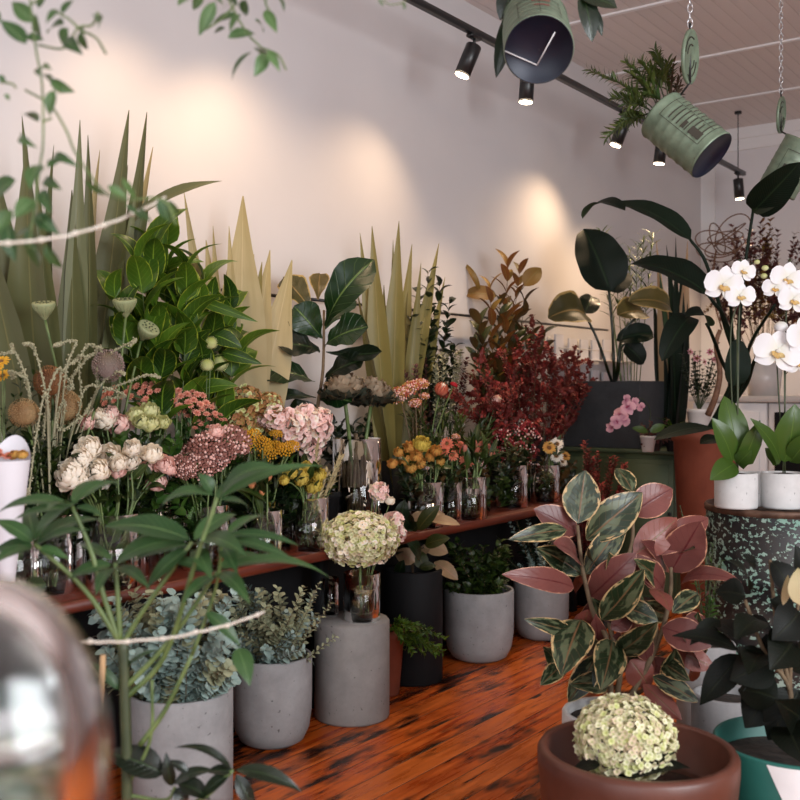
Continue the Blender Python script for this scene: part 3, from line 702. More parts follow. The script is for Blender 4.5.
# ---------------- flower shapes (unit size, facing +Z) ----------------
def V3(r, a, z): return Vector((r*math.cos(a), r*math.sin(a), z))
def m_rose(layers, name, mat, nu=4, nv=6):
    mb = MB()
    for (rk, zk, n, wd, ar) in layers:
        o = R.random()*6
        for i in range(n):
            a = o+2*PI*i/n+uni(-.12, .12); out = V3(1, a, .0)
            leaf(mb, V3(.10+rk*.25, a, -.55), V3(rk*uni(.93, 1.07), a, zk+uni(-.05, .05)), wd, (out*1.0+Vector((0, 0, -.35 if rk > .5 else 0))).normalized(), ar, 0, 'petal', nu, nv, cup=-.55, wav=.02)
    ball(mb, (0, 0, -.3), .3, 8, 5)
    return mb.mesh(name, M[mat])
ROSE = [(.10, .42, 3, .42, .22), (.26, .46, 4, .62, .25), (.46, .42, 5, .8, .3), (.70, .28, 6, .92, .3), (.92, .06, 6, 1.0, .28), (1.02, -.18, 5, .95, .22)]
RANUN = [(.10, .40, 5, .3, .3), (.25, .44, 7, .42, .32), (.42, .42, 8, .5, .34), (.6, .34, 9, .58, .34), (.78, .2, 10, .62, .34), (.95, .02, 10, .66, .3)]
BUTTON = [(.2, .38, 6, .28, .2), (.45, .34, 8, .36, .25), (.7, .22, 10, .42, .25), (.95, .02, 12, .42, .2)]
def m_daisy(name, mat, n=16, eye=True, rows=2):
    mb = MB()
    for k in range(rows):
        for i in range(n):
            a = 2*PI*(i+.5*k)/n+uni(-.06, .06); q = 1-.22*k
            leaf(mb, V3(.22, a, .02+.05*k), V3(q*uni(.92, 1.05), a, .12+.14*k+uni(-.05, .05)), .34*q, Vector((0, 0, 1)), .08, .1, 'petal', 2, 4)
    if eye: ball(mb, (0, 0, .06), .34, 10, 6, 1, (1, 1, .5))
    ball(mb, (0, 0, -.12), .2, 8, 4, 2)
    return mb.mesh(name, [M[mat], M['p_eye'], M['stemgreen']])
def m_tulip(name, mat):
    mb = MB()
    for i in range(6):
        a = i*PI/3; out = V3(1, a, 0); k = .9 if i % 2 else 1
        leaf(mb, V3(.08, a, -1.0), V3(.12, a, 1.0*k), .82, out, .30, 0, 'ell', 4, 7, cup=-.5)
    return mb.mesh(name, M[mat])
def m_floretball(name, mats, n=190, fl=.17, sc3=(1, 1, .8), lo=-.55, four=True, stem='stemgreen'):
    mb = MB(); g = PI*(3-5**.5)
    for i in range(n):
        z = 1-(1-lo)*(i+.5)/n; rr = math.sqrt(max(0, 1-z*z)); a = i*g
        nrm = Vector((rr*math.cos(a), rr*math.sin(a), z)); q = uni(.88, 1.04)
        p = Vector((nrm.x*sc3[0], nrm.y*sc3[1], nrm.z*sc3[2]))*q
        nn = (nrm+rv(.42)).normalized(); _, s, b = basis(nn, Vector((0, 0, 1)) if abs(nn.z) < .9 else Vector((1, 0, 0)))
        rn = (R.random(), R.random()); o = R.random()*2; mi = R.randrange(len(mats))
        for k in range(4 if four else 5):
            an = o+k*2*PI/(4 if four else 5); dr = s*math.cos(an)+b*math.sin(an)
            leaf(mb, p, p+dr*fl*uni(.85, 1.1)+nn*fl*.25, fl*1.05, nn, .06, .1, 'round', 2, 4, mi, rn=rn)
    for i in range(14):
        a = i*g; tube(mb, [(0, 0, -.7*sc3[2]), (math.cos(a)*.6*sc3[0], math.sin(a)*.6*sc3[1], .25)], .02, 4, len(mats))
    return mb.mesh(name, [M[x] for x in mats]+[M[stem]])
def m_dome(name, mats, n=110, br=.085, flat=.35):
    mb = MB(); g = PI*(3-5**.5)
    for i in range(n):
        r = math.sqrt((i+.5)/n); a = i*g; z = flat*(1-r*r)+uni(-.05, .05)
        ball(mb, (r*math.cos(a), r*math.sin(a), z), br*uni(.8, 1.25), 6, 4, R.randrange(len(mats)))
        if i % 5 == 0: tube(mb, [(r*math.cos(a), r*math.sin(a), z), (r*.15*math.cos(a), r*.15*math.sin(a), -.8)], .02, 4, len(mats))
    return mb.mesh(name, [M[x] for x in mats]+[M['stemdark']])
def m_buttons(name, mat, n=9, br=.3, spread=1.0, flat=.5, proto=None):
    """spray head: several button flowers on short stalks"""
    mb = MB(); g = PI*(3-5**.5)
    for i in range(n):
        r = math.sqrt((i+.3)/n)*spread; a = i*g; c = Vector((r*math.cos(a), r*math.sin(a), flat*(1-r*r*.6)+uni(-.15, .15)))
        for k, (rk, m, zz) in enumerate(((.95, 9, .0), (.6, 7, .25), (.25, 4, .38))):
            for j in range(m):
                an = j*2*PI/m+k*.3; d = V3(rk*br, an, zz*br+.1*br); leaf(mb, c+V3(.1*br, an, -.1*br), c+d, br*.62, Vector((0, 0, 1)), .12, .15, 'petal', 2, 3)
        tube(mb, [tuple(c), (c.x*.2, c.y*.2, -1.2)], .025, 4, 1)
    return mb.mesh(name, [M[mat], M['stemdark']])
def m_bristle(name, mat, n=620, sc3=(1, 1, 1.15), L=.2, core='p_eye'):
    mb = MB(); ball(mb, (0, 0, 0), .84, 16, 12, 0, sc3); g = PI*(3-5**.5)
    for i in range(n):
        z = 1-2*(i+.5)/n*.96; rr = math.sqrt(max(0, 1-z*z)); a = i*g
        nr = Vector((rr*math.cos(a), rr*math.sin(a), z)); p = Vector((nr.x*sc3[0], nr.y*sc3[1], nr.z*sc3[2]))*.9
        leaf(mb, p, p+(nr+Vector((0, 0, .5))+rv(.25)).normalized()*L, .1, nr.cross(Vector((.1, .2, 1))), .1, 0, 'ell', 1, 3)
    return mb.mesh(name, M[mat])
def m_protea(name, mat):
    mb = MB()
    for k, (rk, zk, n) in enumerate(((1.0, .5, 12), (.85, .85, 11), (.62, 1.1, 9), (.35, 1.2, 7))):
        for i in range(n):
            a = 2*PI*i/n+k*.3; leaf(mb, V3(.2, a, -.9), V3(rk, a, zk), .46, V3(1, a, -.2), .18, 0, 'ell', 3, 6, cup=-.4)
    for i in range(40):
        a = i*2.4; r = .3*math.sqrt(i/40); tube(mb, [V3(r, a, 0), V3(r*1.1, a, 1.0)], .03, 4, 1)
    return mb.mesh(name, [M[mat], M['p_white']])
def m_pod(name):
    mb = MB(); lathe(mb, [(.05, -1.1), (.16, -1.0), (.45, -.62), (.78, -.15), (.97, .25), (1.0, .42), (.94, .5), (.85, .50), (.001, .47)], (0, 0, 0), 24)
    for i in range(14):
        r = .75*math.sqrt(i/14); ball(mb, V3(r, i*2.4, .49), .09, 6, 4, 1)
    for i in range(18):
        a = i*PI/9; tube(mb, [V3(.47, a, -.62), V3(.80, a, -.15), V3(.985, a, .25)], .018, 4)
    return mb.mesh(name, [M['p_pod'], M['p_poddark']])
def m_orchid(name, mat, eyecol='p_lip'):
    mb = MB()
    for a in (PI/2, PI/2+2.2, PI/2-2.2): leaf(mb, V3(.05, a, 0), V3(.98, a, -.05), .8, Vector((0, 0, 1)), .08, .08, 'ell', 4, 7)
    for a in (.15, PI-.15): leaf(mb, V3(.03, a, .06), V3(1.02, a, .08), 1.25, Vector((0, 0, 1)), .1, .06, 'petal', 6, 8, wav=.015)
    for a in (-PI/2, -PI/2+.9, -PI/2-.9): leaf(mb, V3(.03, a, .1), V3(.34, a, .38), .24, Vector((0, 0, 1)), -.2, .3, 'ell', 3, 5, 1)
    ball(mb, (0, .03, .16), .1, 8, 6, 0)
    return mb.mesh(name, [M[mat], M[eyecol]])
BL = {
 'rose_white': m_rose(ROSE, 'rose_bloom', 'p_white'), 'rose_blush': m_rose(ROSE, 'rose_bloom_pink', 'p_blush'), 'rose_lime': m_rose(ROSE, 'lisianthus_bloom', 'p_lime'),
 'ran_yellow': m_rose(RANUN, 'ranunculus_yellow', 'p_yelg', 3, 5), 'ran_orange': m_rose(RANUN, 'ranunculus_orange', 'p_orange', 3, 5), 'ran_coral': m_daisy('coral_flower', 'p_coral', 14, True, 3),
 'daisy_cream': m_daisy('cream_gerbera', 'p_white', 18), 'daisy_orange': m_daisy('orange_gerbera', 'p_orange', 18), 'daisy_yellow': m_daisy('yellow_daisy', 'p_yellow', 14),
 'tulip': m_tulip('tulip_bloom', 'p_tulip'), 'tulip_apricot': m_tulip('tulip_bloom_apricot', 'p_tulipo'),
 'hyd': m_floretball('hydrangea_head', ['p_green', 'p_greenp', 'p_green', 'p_white', 'p_lime'], 1000, .085, (1, 1, .82), -.7), 'hyd2': m_floretball('hydrangea_head_b', ['p_green', 'p_greenp', 'p_lime', 'p_greenp', 'p_green'], 1000, .085, (1, 1, .82), -.7),
 'ochre': m_floretball('ochre_head', ['p_ochre', 'p_lime', 'p_ochre'], 90, .19, (1, 1, .7), -.2), 'stock': m_floretball('stock_head', ['p_pink', 'p_white', 'p_pink'], 60, .30, (1, 1, 1.1), -.6, False),
 'mauve': m_dome('mauve_head', ['p_mauve', 'p_mauve', 'p_pink']), 'tansy': m_dome('tansy_head', ['p_yellow'], 40, .13), 'flat': m_dome('apricot_flat_head', ['p_coral', 'p_tulipo', 'p_pink'], 70, .10, .25),
 'button': m_buttons('button_spray', 'p_salmon', 8, .33), 'berry': m_dome('berry_head', ['p_berry', 'p_berry', 'p_pink'], 26, .12, .8),
 'tan': m_bristle('banksia_tan', 'p_tan'), 'rustc': m_bristle('banksia_rust', 'p_rustc'), 'greyp': m_bristle('banksia_grey', 'p_greyp', 420, (1, 1, 1.15), .22),
 'protea': m_protea('protea_bloom', 'p_coral'), 'protea_pink': m_protea('protea_pink', 'p_pink'), 'pod': m_pod('lotus_pod'), 'red': m_rose(RANUN, 'red_bloom', 'p_red', 3, 4),
 'orchid': m_orchid('orchid_bloom', 'p_orchid'), 'orchidp': m_orchid('orchid_bloom_pink', 'p_orchidp', 'p_magenta'), 'magenta': m_daisy('magenta_bloom', 'p_magenta', 7, True, 2),
 'balloon': m_bristle('balloon_pod', 'p_lime', 200, (1, 1, 1), .12),
}
def place_bloom(name, mesh, P, axis, s, root, spin=None, s2=None):
    o = bpy.data.objects.new(name, BL[mesh]); C.objects.link(o); o.parent = root
    q = axis.normalized().to_track_quat('Z', 'Y'); m = q.to_matrix().to_4x4() @ Matrix.Rotation(uni(0, 6.28) if spin is None else spin, 4, 'Z')
    o.matrix_local = Matrix.Translation(P-Vector(root['_loc'])) @ m @ Matrix.Diagonal((s, s, s2 or s, 1)); return o
def cut(name, label, cat, group, mesh, P, vs, s, axis=None, lv=None, lm='l_green', sr=.0035, part='bloom', sm='stemgreen', off=.7, face=.7, s2=None, spin=None, nl=5):
    """one cut stem standing in the vase vs, its bloom at P. lv=(length,width) of its leaves"""
    c, r, h = vs; P = Vector(P)
    if axis is None:
        hz = Vector((P.x-c.x, P.y-c.y, 0)); axis = (Vector((0, 0, .75))+TOCAM*face+hz*2.2+rv(.12)).normalized()
    a = uni(0, 6.28); q = uni(.1, .75)*r; base = Vector((c.x+q*math.cos(a), c.y+q*math.sin(a), c.z+.02))
    dh = Vector((P.x-c.x, P.y-c.y, 0)); k = min(1, r*.8/max(dh.length, 1e-4)); mouth = Vector((c.x, c.y, c.z+h))+dh*k*.9
    t = thing(name, label, cat, tuple(base), group)
    place_bloom(part, mesh, P, axis, s, t, spin, s2)
    end = P-axis*s*off*.8; pts = poly([base, mouth, mouth.lerp(end, .55)+Vector((0, 0, .02)), end], 4)
    mb = MB(); tube(mb, pts, sr, 5); mb.build('stem', M[sm], t)
    if lv:
        mb = MB(); n = len(pts)
        for i in range(nl):
            j = int(n*(.45+.5*i/nl)); j = min(j, n-1); T = (end-mouth).normalized(); d = (T*.5+rv(.55)+Vector((0, 0, .15))).normalized()
            leaf(mb, pts[j], pts[j]+d*lv[0]*uni(.7, 1.2), lv[1]*uni(.8, 1.2), (Vector((0, 0, 1))+TOCAM*.3+rv(.3)).normalized(), .12, .25, 'ell', 3, 6)
        mb.build('leaves', M[lm], t)
    return t
def bunch(name, label, cat, group, mesh, pts, vs, X, place, **kw):
    """pts: (px, py, size in photo px[, mesh])"""
    lbs = ordinals(label, pts, place) if len(pts) <= 15 else [label+' '+place]*len(pts)
    for (p, lb) in zip(pts, lbs):
        d = dX(p[0], X+uni(-.05, .05)) if X is not None else kw['d']
        k = {a: b for a, b in kw.items() if a != 'd'}
        cut(name, lb, cat, group, p[3] if len(p) > 3 else mesh, at(p[0], p[1], d), vs, p[2]*1.18/F*d, **k)
def green_stem(name, label, cat, group, mats, A, B, L, W, mid=None, sm='stemdark', sr=.003, parent=None, **kw):
    A = Vector(A); B = Vector(B); t = thing(name, label, cat, tuple(A), group); ml = MB(); ms = MB()
    spray(ml, ms, A, B, L, W, sr=sr, **kw)
    ms.build('stem', M[sm], t); ml.build('leaves', M[mats], t); return t
def inside(vs, z=.02, q=.6):
    c, r, h = vs; a = uni(0, 6.28); k = uni(0, q)*r; return Vector((c.x+k*math.cos(a), c.y+k*math.sin(a), c.z+z))
def lpx(mb, a, b, w, d, dd=0.0, n=None, d0=0.0, **kw):
    """leaf between two photo points; w in photo px; dd pushes the tip away, d0 the base"""
    A = at(a[0], a[1], d+d0); B = at(b[0], b[1], d+dd); n = n or (TOCAM+Vector((0, 0, .45)))
    leaf(mb, A, B, w*kw.pop('ws', 1.3)/F*d, n.normalized(), **kw)

# ================= flax blades, left wall =================
vs_flax = vase(78, -3.14, .115, .42, 'black bucket holding the big dark flax leaves', mat='black', group='black buckets behind the flowers')
FL = [((14, 420), (22, 116), 17, 'l_flax'), ((26, 420), (27, 146), 30, 'l_flax'), ((48, 420), (54, 145), 14, 'l_flax'), ((55, 420), (80, 120), 15, 'l_flax'), ((64, 415), (129, 110), 21, 'l_flax'),
      ((80, 415), (147, 112), 19, 'l_flax'), ((92, 410), (153, 147), 17, 'l_gold'), ((98, 415), (128, 165), 22, 'l_flax'), ((84, 412), (100, 150), 13, 'l_gold'), ((70, 415), (88, 135), 15, 'l_flax'),
      ((40, 420), (36, 170), 16, 'l_flax'), ((106, 412), (136, 190), 17, 'l_flax'), ((8, 420), (-12, 140), 22, 'l_flax'), ((60, 420), (72, 190), 20, 'l_flax'), ((-5, 425), (-25, 190), 28, 'l_flax')]
lb = ordinals('dark green sword-shaped flax leaf', [(f[1][0], 0) for f in FL], 'in the tall clump at the upper left')
for i, (a, b, wd, mt) in enumerate(FL):
    X = -3.2+uni(0, .12); A = Vector(vs_flax[0])+Vector((uni(-.06, .06), uni(-.06, .06), .03)); Am = atX(a[0], a[1]-60, X); B = atX(b[0], b[1], X)
    A = Vector((vs_flax[0].x+(Am.x-vs_flax[0].x)*.3, vs_flax[0].y+max(-.08, min(.08, (Am.y-vs_flax[0].y)*.3)), BZ+.03))
    t = thing('flax_leaf', lb[i].replace('dark green', 'golden dried') if mt == 'l_gold' else lb[i], 'leaf', tuple(A), 'flax leaves in the tall clump at the upper left')
    mb = MB(); leaf(mb, A, B, wd*1.6/F*3.8, (TOCAM+rv(.25)).normalized(), uni(-.03, .04), .35, 'sword', 4, 16, roll=uni(-.5, .5)); mb.build('blade', M[mt], t)
t = thing('flax_leaf', 'broad flax leaf bending out to the right at the top of the clump', 'leaf', tuple(vs_flax[0]), None)
mb = MB(); d = dX(150, -3.08)
leaf(mb, at(95, 400, d), at(148, 196, d), 27/F*d, TOCAM, .0, .3, 'paddle', 4, 12); mb.build('blade', M['l_flax'], t)
mb = MB(); leaf(mb, at(132, 222, d), at(222, 181, d-.05), 16/F*d, (TOCAM+Vector((0, 0, .8))).normalized(), .10, .3, 'sword', 4, 12); mb.build('blade_tip', M['l_flax'], t)
# golden blades
vs_gold = vase(238, -3.18, .10, .35, 'black bucket holding the golden dried leaves', mat='black', group='black buckets behind the flowers')
GL = [((200, 400), (184, 192), 10, 'l_gold'), ((212, 400), (213, 226), 9, 'l_gold'), ((214, 400), (206, 240), 15, 'l_gold'), ((222, 400), (229, 226), 10, 'l_gold'), ((232, 400), (243, 196), 27, 'l_gold'),
      ((240, 400), (254, 254), 10, 'l_gold'), ((243, 400), (270, 250), 18, 'l_gold'), ((250, 400), (292, 260), 24, 'l_gold'), ((236, 400), (262, 262), 14, 'l_flax2')]
lb = ordinals('golden dried sword-shaped leaf', [(f[1][0], 0) for f in GL], 'in the pale fan against the warm lit wall')
for i, (a, b, wd, mt) in enumerate(GL):
    X = -3.22+uni(0, .06); B = atX(b[0], b[1], X); A = vs_gold[0]+Vector((uni(-.03, .03), uni(-.03, .03), .02))
    t = thing('dried_flax_leaf', lb[i], 'leaf', tuple(A), 'golden leaves against the lit wall'); mb = MB(); leaf(mb, A, B, wd/F*4.6*1.9, (TOCAM+rv(.2)).normalized(), uni(-.02, .03), .3, 'sword', 4, 14, roll=uni(-.3, .3)); mb.build('blade', M[mt], t)
# middle flax
vs_f2 = vase(392, -3.2, .10, .30, 'black bucket holding the upright light green flax leaves', mat='black', group='black buckets behind the flowers')
F2 = [((372, 410), (360, 233), 10), ((378, 410), (372, 226), 14), ((384, 410), (393, 240), 10), ((390, 410), (399, 221), 14), ((396, 410), (412, 244), 12), ((402, 410), (421, 263), 9), ((404, 410), (439, 243), 11), ((408, 410), (445, 277), 9), ((374, 410), (357, 290), 11), ((392, 410), (384, 285), 11), ((400, 410), (408, 290), 12), ((388, 415), (366, 262), 10)]
lb = ordinals('light green sword-shaped flax leaf', [(f[1][0], 0) for f in F2], 'in the clump left of centre')
for i, (a, b, wd) in enumerate(F2):
    X = -3.26+uni(0, .12); B = atX(b[0], b[1], X); A = vs_f2[0]+Vector((uni(-.03, .03), uni(-.03, .03), .02))
    t = thing('flax_leaf', lb[i], 'leaf', tuple(A), 'light flax leaves left of centre'); mb = MB(); leaf(mb, A, B, wd/F*5.6*1.6, (TOCAM+rv(.3)).normalized(), uni(-.02, .03), .35, 'sword', 4, 14, roll=uni(-.6, .6)); mb.build('blade', M['l_flax2'], t)

# ================= lime-edged foliage =================
vs_lime = vase(178, -3.05, .09, .30, 'tall glass vase holding the lime-edged leafy stems', water=.6)
LM = [(112, 285), (138, 250), (150, 236), (232, 300), (240, 350), (166, 232), (188, 262), (205, 272), (215, 300), (228, 330), (150, 300), (185, 310), (125, 320), (205, 350), (160, 350)]
lb = ordinals('leafy stem with lime-edged green leaves', LM, 'between dark flax and golden leaves')
for (p, l) in zip(LM, lb):
    A = inside(vs_lime); B = atX(p[0], p[1], -3.05+uni(-.1, .1))
    green_stem('leafy_stem', l, 'foliage', 'lime-edged leafy stems', 'l_lime', A, B, .20, .098, sm='stemgreen', nl=5, t0=.55, pair=True, ang=.75, prof='ovate', arch=.18, fold=.25, nu=4, nv=9, up=.2, taper=.1)
t = thing('leafy_stem', 'long arching lime-green leaf spray reaching towards the fiddle leaf plant', 'foliage', tuple(inside(vs_lime)), None); mb = MB(); d = dX(210, -3.0)
for a, b, wd in (((198, 300), (258, 322), 9), ((215, 335), (242, 348), 15), ((222, 352), (262, 364), 11), ((200, 390), (238, 386), 14), ((160, 272), (204, 262), 16), ((166, 304), (204, 284), 22), ((142, 262), (150, 229), 17), ((158, 276), (165, 228), 13), ((120, 296), (118, 262), 20), ((172, 374), (155, 350), 20), ((190, 330), (168, 300), 24), ((176, 290), (150, 262), 24), ((140, 330), (122, 300), 20)):
    lpx(mb, a, b, wd, d+uni(-.06, .06), n=TOCAM+Vector((0, 0, .6))+rv(.25), arch=.12, fold=.25, prof='ovate')
mb.build('leaves', M['l_lime'], t); mb = MB(); tube(mb, poly([inside(vs_lime), at(182, 400, d), at(186, 340, d), at(190, 285, d)]), .004, 5); mb.build('stem', M['stemgreen'], t)
# balloon pods and lotus pods
vs_b = vase(196, -2.98, .06, .22, 'glass vase holding the pale balloon pods')
bunch('balloon_pod_stem', 'pale yellow-green round balloon pod on a thin stem', 'pod', 'balloon pods', 'balloon', [(211, 343, 6), (219, 363, 8), (207, 365, 6)], vs_b, -3.0, 'by the golden leaves', part='pod', sr=.002)
vs_p = vase(96, -3.0, .07, .28, 'glass vase holding the lotus seed pods')
for p, l in (((44, 308, 11.5), 'green lotus seed pod standing alone in front of the dark flax leaves'), ((125, 305, 12), 'green lotus seed pod, upright, left of the lime-edged leaves'), ((147, 331, 11.5), 'green lotus seed pod leaning right on a bent stem')):
    d = dX(p[0], -2.98); cut('lotus_pod_stem', l, 'pod', None, 'pod', at(p[0], p[1], d), vs_p, p[2]/F*d, axis=Vector((0, 0, 1)) + (TOCAM*.25 if p[0] < 140 else scr(.7, -.1, -.5)), part='pod', sr=.005, off=1.2)
# ================= banksias, curly stems =================
vs_bk = vase(50, -2.95, .085, .26, 'glass vase holding the banksia cones')
bunch('banksia', 'tan banksia cone', 'flower', 'banksia cones', 'tan', [(24, 413, 12, 'tan'), (50, 382, 13, 'rustc'), (64, 407, 14, 'tan')], vs_bk, -2.9, 'at the left edge of the flowers', part='cone', sr=.005, lv=(.09, .02), lm='l_green', face=1.2)
d = dX(108, -2.92); cut('banksia', 'grey mauve fluffy banksia cone above the white roses', 'flower', None, 'greyp', at(108, 366, d), vs_bk, 15/F*d, part='cone', lv=(.09, .02), sr=.005)
CP = [(32, 345), (12, 352), (88, 345), (56, 345), (135, 340), (98, 350), (72, 388), (125, 395), (28, 500), (62, 430), (148, 375), (44, 430), (118, 372), (10, 372), (80, 356)]
lbs = ordinals('pale curly woolly catkin stem', CP, 'tangled around the banksia cones')
for p, l in zip(CP, lbs):
    A = inside(vs_bk); d = dX(p[0], -2.86+uni(-.08, .05)); B = at(p[0], p[1], d); k = at(50+(p[0]-50)*.45+uni(-14, 14), 392+uni(-22, 14), d)
    mb = MB(); pts = poly([A, A.lerp(k, .55)+Vector((0, 0, .1)), k, k.lerp(B, .5)+rv(.02)+Vector((0, 0, .03)), B, B+rv(.03)], 8); tube(mb, pts, [.0035, .0022], 5)
    for j in range(len(pts)//3, len(pts)):
        for m in range(5): q = pts[j]+(pts[min(j+1, len(pts)-1)]-pts[j])*R.random(); ball(mb, q+rv(.0028), .0034, 5, 3)
    t = thing('curly_catkin_stem', l, 'foliage', tuple(A), 'curly catkin stems'); mb.build('catkin', M['l_grey'], t)
vs_lg = vase(14, -2.95, .08, .24, 'glass vase of small green foliage at the left edge')
for k in range(12):
    A = inside(vs_lg); B = atX(uni(-12, 58), uni(368, 450), -2.95+uni(-.1, .1))
    green_stem('green_sprig', 'bushy green sprig among the banksia cones at the left edge', 'foliage', 'green sprigs at the left edge', 'l_green', A, B, .05, .018, nl=16, t0=.4)
bunch('yellow_daisy', 'bright yellow daisy', 'flower', 'yellow daisies', 'daisy_yellow', [(1, 362, 8), (3, 376, 7), (-4, 368, 7)], vs_lg, -2.9, 'at the left edge of the photo', sr=.002)
# ================= roses =================
vs_r = vase(112, -2.86, .095, .25, 'wide glass vase holding the white roses')
vs_r2 = vase(128, -2.98, .075, .27, 'glass vase holding the lime lisianthus')
bunch('rose', 'creamy white open rose', 'flower', 'white roses', 'rose_white', [(69, 473, 16), (87, 447, 13), (80, 482, 10), (102, 480, 10), (95, 470, 13.5), (108, 454, 12), (132, 447, 9), (129, 460, 10.5), (152, 452, 11), (133, 471, 8), (80, 458, 11), (118, 462, 9)], vs_r, -2.84, 'in the white rose bunch', lv=(.07, .035), face=1.0, s2=None)
bunch('rose', 'blush pink rose', 'flower', 'pink roses', 'rose_blush', [(116, 470, 9), (156, 481, 10.5), (164, 463, 10), (147, 466, 7), (78, 492, 7.5), (170, 468, 7)], vs_r, -2.82, 'in the white rose bunch', lv=(.07, .035), face=1.0)
bunch('rose', 'pale blush ruffled rose', 'flower', 'blush roses at the back', 'rose_blush', [(86, 422, 8), (104, 418, 11, 'rose_white'), (118, 423, 11), (110, 412, 8), (97, 414, 8, 'rose_white'), (126, 424, 9)], vs_r2, -2.95, 'behind the white roses', lv=(.06, .03), face=.9)
bunch('lisianthus', 'lime green lisianthus', 'flower', 'lime lisianthus', 'rose_lime', [(135, 413, 9), (149, 409, 10), (150, 422, 10), (163, 421, 8), (140, 420, 8)], vs_r2, -2.93, 'between blush roses and salmon buttons', lv=(.06, .025), face=.9)
# ================= salmon buttons, mauve, ochre, stocks, tansy =================
vs_s = vase(172, -3.03, .085, .28, 'glass vase holding the salmon button flowers')
bunch('button_flower_spray', 'salmon pink button chrysanthemum spray', 'flower', 'salmon button sprays', 'button', [(110, 399, 11), (134, 393, 12), (146, 401, 10), (160, 398, 12), (176, 403, 12), (194, 405, 12), (205, 412, 10), (183, 415, 10), (214, 420, 9), (188, 395, 9), (150, 392, 10), (200, 427, 9)], vs_s, -3.02, 'behind the roses', lv=(.05, .02), lm='l_fern', part='flower_head', nl=9)
vs_m = vase(206, -2.86, .09, .24, 'wide glass vase holding the mauve flower heads')
bunch('mauve_flower_head', 'dusty mauve domed flower head', 'flower', 'mauve flower heads', 'mauve', [(190, 456, 15), (208, 448, 17), (232, 440, 17), (222, 452, 14), (200, 466, 14), (214, 462, 13), (178, 466, 11), (238, 450, 11), (188, 471, 9), (216, 430, 8, 'rose_blush')], vs_m, -2.86, 'in the middle of the display', lv=(.06, .02), part='flower_head', face=.8, nl=8)
vs_o = vase(250, -3.05, .085, .28, 'glass vase holding the ochre flower heads')
bunch('ochre_flower_head', 'ochre and green clustered flower head', 'flower', 'ochre flower heads', 'ochre', [(228, 408, 14), (244, 402, 15), (260, 408, 14), (238, 422, 14), (256, 424, 13), (270, 402, 10), (272, 415, 12), (226, 426, 11)], vs_o, -3.03, 'left of the pale pink stocks', lv=(.05, .02), part='flower_head', nl=6)
vs_k = vase(296, -2.98, .08, .26, 'glass vase holding the pale pink stocks')
bunch('stock_flower', 'pale pink ruffled stock flower', 'flower', 'pale pink stocks', 'stock', [(276, 418, 10), (290, 424, 12), (306, 420, 12), (318, 428, 12), (298, 438, 10), (312, 442, 11), (262, 421, 5), (322, 418, 8), (284, 438, 9), (310, 452, 9)], vs_k, -2.96, 'right of the ochre heads', lv=(.06, .02), part='flower_head', face=.9)
vs_t = vase(262, -2.9, .065, .22, 'glass vase holding the yellow tansy')
bunch('tansy', 'golden yellow tansy cluster', 'flower', 'yellow tansy', 'tansy', [(252, 436, 8), (262, 444, 8), (274, 448, 9), (285, 450, 8), (292, 446, 7), (268, 454, 8), (248, 445, 7), (276, 434, 6)], vs_t, -2.88, 'below the pale pink stocks', lv=(.05, .015), part='flower_head')
vs_y = vase(309, -2.84, .082, .22, 'glass vase of yellow buttons beside the gap in the bench front')
bunch('yellow_ranunculus', 'soft yellow ranunculus', 'flower', 'yellow ranunculus', 'ran_yellow', [(300, 477, 8.5), (313, 484, 9), (290, 472, 7), (319, 474, 7), (306, 466, 6), (284, 480, 5)], vs_y, -2.8, 'in the glass vase right of the orange tulips', lv=(.09, .03), face=1.0)
for k in range(7):
    A = inside(vs_y); B = atX(uni(316, 346), uni(442, 480), -2.82); green_stem('yellow_alstroemeria', 'spiky yellow-green sprig right of the yellow ranunculus', 'foliage', 'yellow-green sprigs', 'l_gold', A, B, .055, .014, nl=12, t0=.6, sm='stemgreen', ang=.6)
vs_tu = vase(263, -2.80, .075, .20, 'glass vase holding the apricot tulips')
bunch('tulip', 'apricot tulip bud', 'flower', 'apricot tulips', 'tulip_apricot', [(252, 484, 5.5), (268, 476, 5.5), (262, 492, 4)], vs_tu, -2.78, 'behind the umbrella plant leaves', lv=(.16, .035), face=.1, nl=4, off=1.1)
# fill: green stems between the bunches
FG = [(60, 480), (85, 500), (105, 495), (130, 495), (150, 500), (170, 490), (190, 485), (215, 480), (240, 470), (255, 465), (275, 465), (290, 460), (230, 490), (200, 440), (175, 440), (155, 440), (225, 440), (120, 440), (140, 435), (70, 440), (305, 495), (325, 490), (280, 490), (245, 500), (45, 450), (20, 445), (30, 470)]
for k, (x, y) in enumerate(FG+[(x+uni(-12, 12), y+uni(-12, 8)) for x, y in FG*3]):
    vs = min((vs_r, vs_r2, vs_s, vs_m, vs_o, vs_k, vs_t, vs_y, vs_tu, vs_bk, vs_lg), key=lambda v: (v[0]-atX(x, y, -2.93)).length); A = inside(vs); B = atX(x, y, -2.96+uni(-.05, .08))
    green_stem('greenery_stem', 'leafy green filler stem between the cut flowers on the left half of the bench', 'foliage', 'filler greenery on the bench', ['l_green', 'l_dark', 'l_fern'][k % 3], A, B, .095, .044, nl=12, t0=.1, nu=3, nv=6, up=.2)
